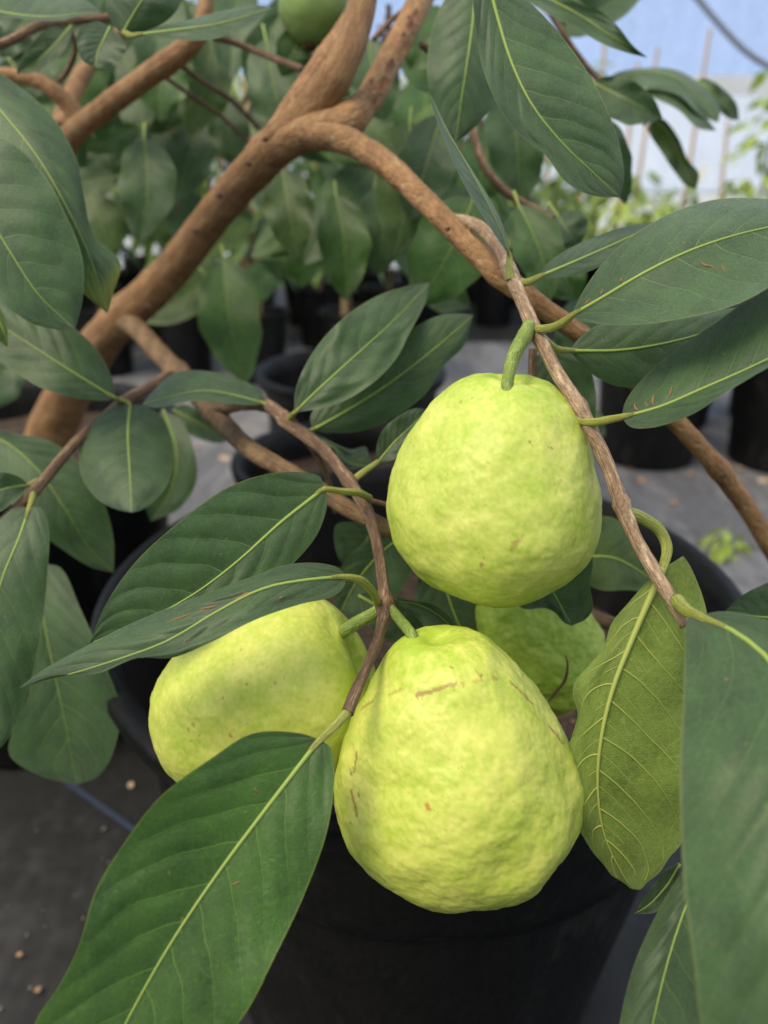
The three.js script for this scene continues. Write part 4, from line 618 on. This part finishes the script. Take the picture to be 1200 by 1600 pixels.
{
  const rows = [[-2.75, -2.2, 0.02, 'front'], [-3.2, -2.4, 0.1, 'second'], [-3.7, -2.7, 0.8, 'third'], [-4.3, -3.0, 2.6, 'back']]; let n = 0;
  const labels = { front: 'potted sapling with a tagged cane in the blurred row just behind the tree', second: 'potted sapling in the second blurred row behind the tree', third: 'potted sapling in the third blurred row behind the tree', back: 'potted sapling in the last row before the greenhouse wall' };
  for (const [z, x0, x1, row] of rows) for (let x = x0; x < x1; x += 0.26 + 0.06 * sapRand()) {
    const k = n++, warm = [0, 1, 2, 0, 3, 1][k % 6]; if (row === 'back' && x > 0.8 && sapRand() < 0.3) continue;
    sapling(x + 0.05 * sapRand(), z + 0.12 * (sapRand() - 0.5), row === 'back' && x > 0.6 ? 3 : k % 3, row === 'back' && x > 0.6 ? (k % 2 ? 2 : 1) : warm, labels[row], 'potted saplings ' + row + ' row', { cane: k % 3 === 0 || row === 'back' || row === 'front' ? k % 3 : -1, tagK: k % 3 === 2 ? -1 : (k * 5) % 3 });
  }
}
for (const [x, z, k] of [[-1.1, 0.45, 0], [-0.72, 0.5, 1], [-0.36, 0.5, 0], [0, 0.55, 1], [0.36, 0.5, 2], [0.72, 0.5, 1], [1.1, 0.45, 0]]) sapling(x, z, k, 0, 'added unseen potted sapling behind the camera that shades the pot front', 'added saplings behind the camera', { size: 1.05 });  // added out of view to keep low front light off pot and ground
for (const [x, c] of [[0.5, 1], [0.68, 0], [0.84, 1], [1.0, 2], [1.18, 1], [1.42, 0]]) sapling(x, -4.65, 3, 1, 'low sapling with a tall cane close to the greenhouse wall at the right', 'caned saplings at the wall', { cane: c, size: 1.1 });
sapling(1.78, -3.9, 2, 2, 'bright yellow green sapling at the right edge in front of the greenhouse wall', null, { size: 1.0 });
sapling(1.15, -3.5, 3, 2, 'low bright green bush behind the grey green leaf at the right', null, { size: 0.95 });
// empty black pots at the right
[[0.70, -1.92], [1.04, -1.88], [1.38, -1.95], [0.86, -2.24], [1.2, -2.26], [1.55, -2.3]].forEach(([x, z], i) => pot('nursery_pot', x, z, 0.155, 0.34, 'black nursery pot, ' + ['left one of the front three', 'middle one of the front three', 'right one of the front three', 'left one of the rear three', 'middle one of the rear three', 'right one of the rear three'][i] + ' beyond the right branch', 'black pots at the right', { lip: 0.018, soil: 0.05 }));
// wisps and litter on the ground
const litterMats = [[0.42, 0.26, 0.15], [0.34, 0.2, 0.11], [0.5, 0.36, 0.24]].map((c) => std({ color: rgb(...c), roughness: 0.85 }));
const litterGeos = [0, 1, 2].map((s) => gridGeometry(8, 6, (i, j) => { const t = i / 8, q = j / 6 * 2 - 1, w = 0.42 * Math.pow(Math.sin(Math.PI * clamp(t, 0.02, 0.98)), 0.8); return { p: V(t - 0.5, 0.16 * q * q * w + 0.10 * Math.sin(t * 3 + s) + 0.05 * N3(t * 4, q * 2, s), q * w), uv: [t, q] }; }));
const litter = (p, size, i, label = 'small dry tan leaf fallen on the dark ground fabric', group = 'fallen dry leaves') => { const m = mesh(numbered('fallen_leaf'), litterGeos[i % 3], litterMats[i % 3]); tag(m, label, 'dry leaf', group); m.position.set(p.x, 0.006, p.z); m.rotation.y = i * 2.4; m.scale.setScalar(size); };
[[190, 815], [310, 702], [268, 660], [385, 668], [330, 680], [352, 720], [232, 700], [300, 738], [205, 850], [1052, 790], [1000, 755], [985, 735], [1080, 745], [1110, 720], [1150, 735], [1040, 710], [965, 720], [1190, 755], [640, 545], [760, 560], [720, 520]].forEach(([x, y], i) => litter(onGround(x, y), 0.02 + 0.008 * (i % 3), i));
[[32, 1498], [60, 1553], [205, 1232]].forEach(([x, y], i) => litter(onGround(x, y), 0.006 + 0.0015 * i, i, 'tiny brown leaf scrap on the dark ground at the lower left', 'brown scraps at the lower left'));
{ // pale grit on the fabric in the lower left corner
  const r = rng(9), parts = [];
  for (let i = 0; i < 40; i++) { const p = onGround(r() * 330, 1230 + r() * 370), s = 0.0006 + 0.0016 * r() * r(); parts.push(new THREE.IcosahedronGeometry(s, 0).translate(p.x, 0.003, p.z)); }
  const m = mesh('grit', mergeGeometries(parts), std({ color: rgb(0.30, 0.28, 0.25), roughness: 0.9 })); tag(m, 'pale grit scattered on the dark ground fabric', 'grit', null, 'stuff');
  const w = onGround(1130, 862), weed = thing('small_weed', 'small yellow green weed growing on the ground beyond the pot rim', 'weed'); weed.position.copy(w);
  const wf = mesh('leaves', foliage(31, 40, 0.0, 0.05, 0.09, 0.045), leafGreens[2], weed); wf.userData.kind = 'stuff';
}
renderer.render(scene, camera);
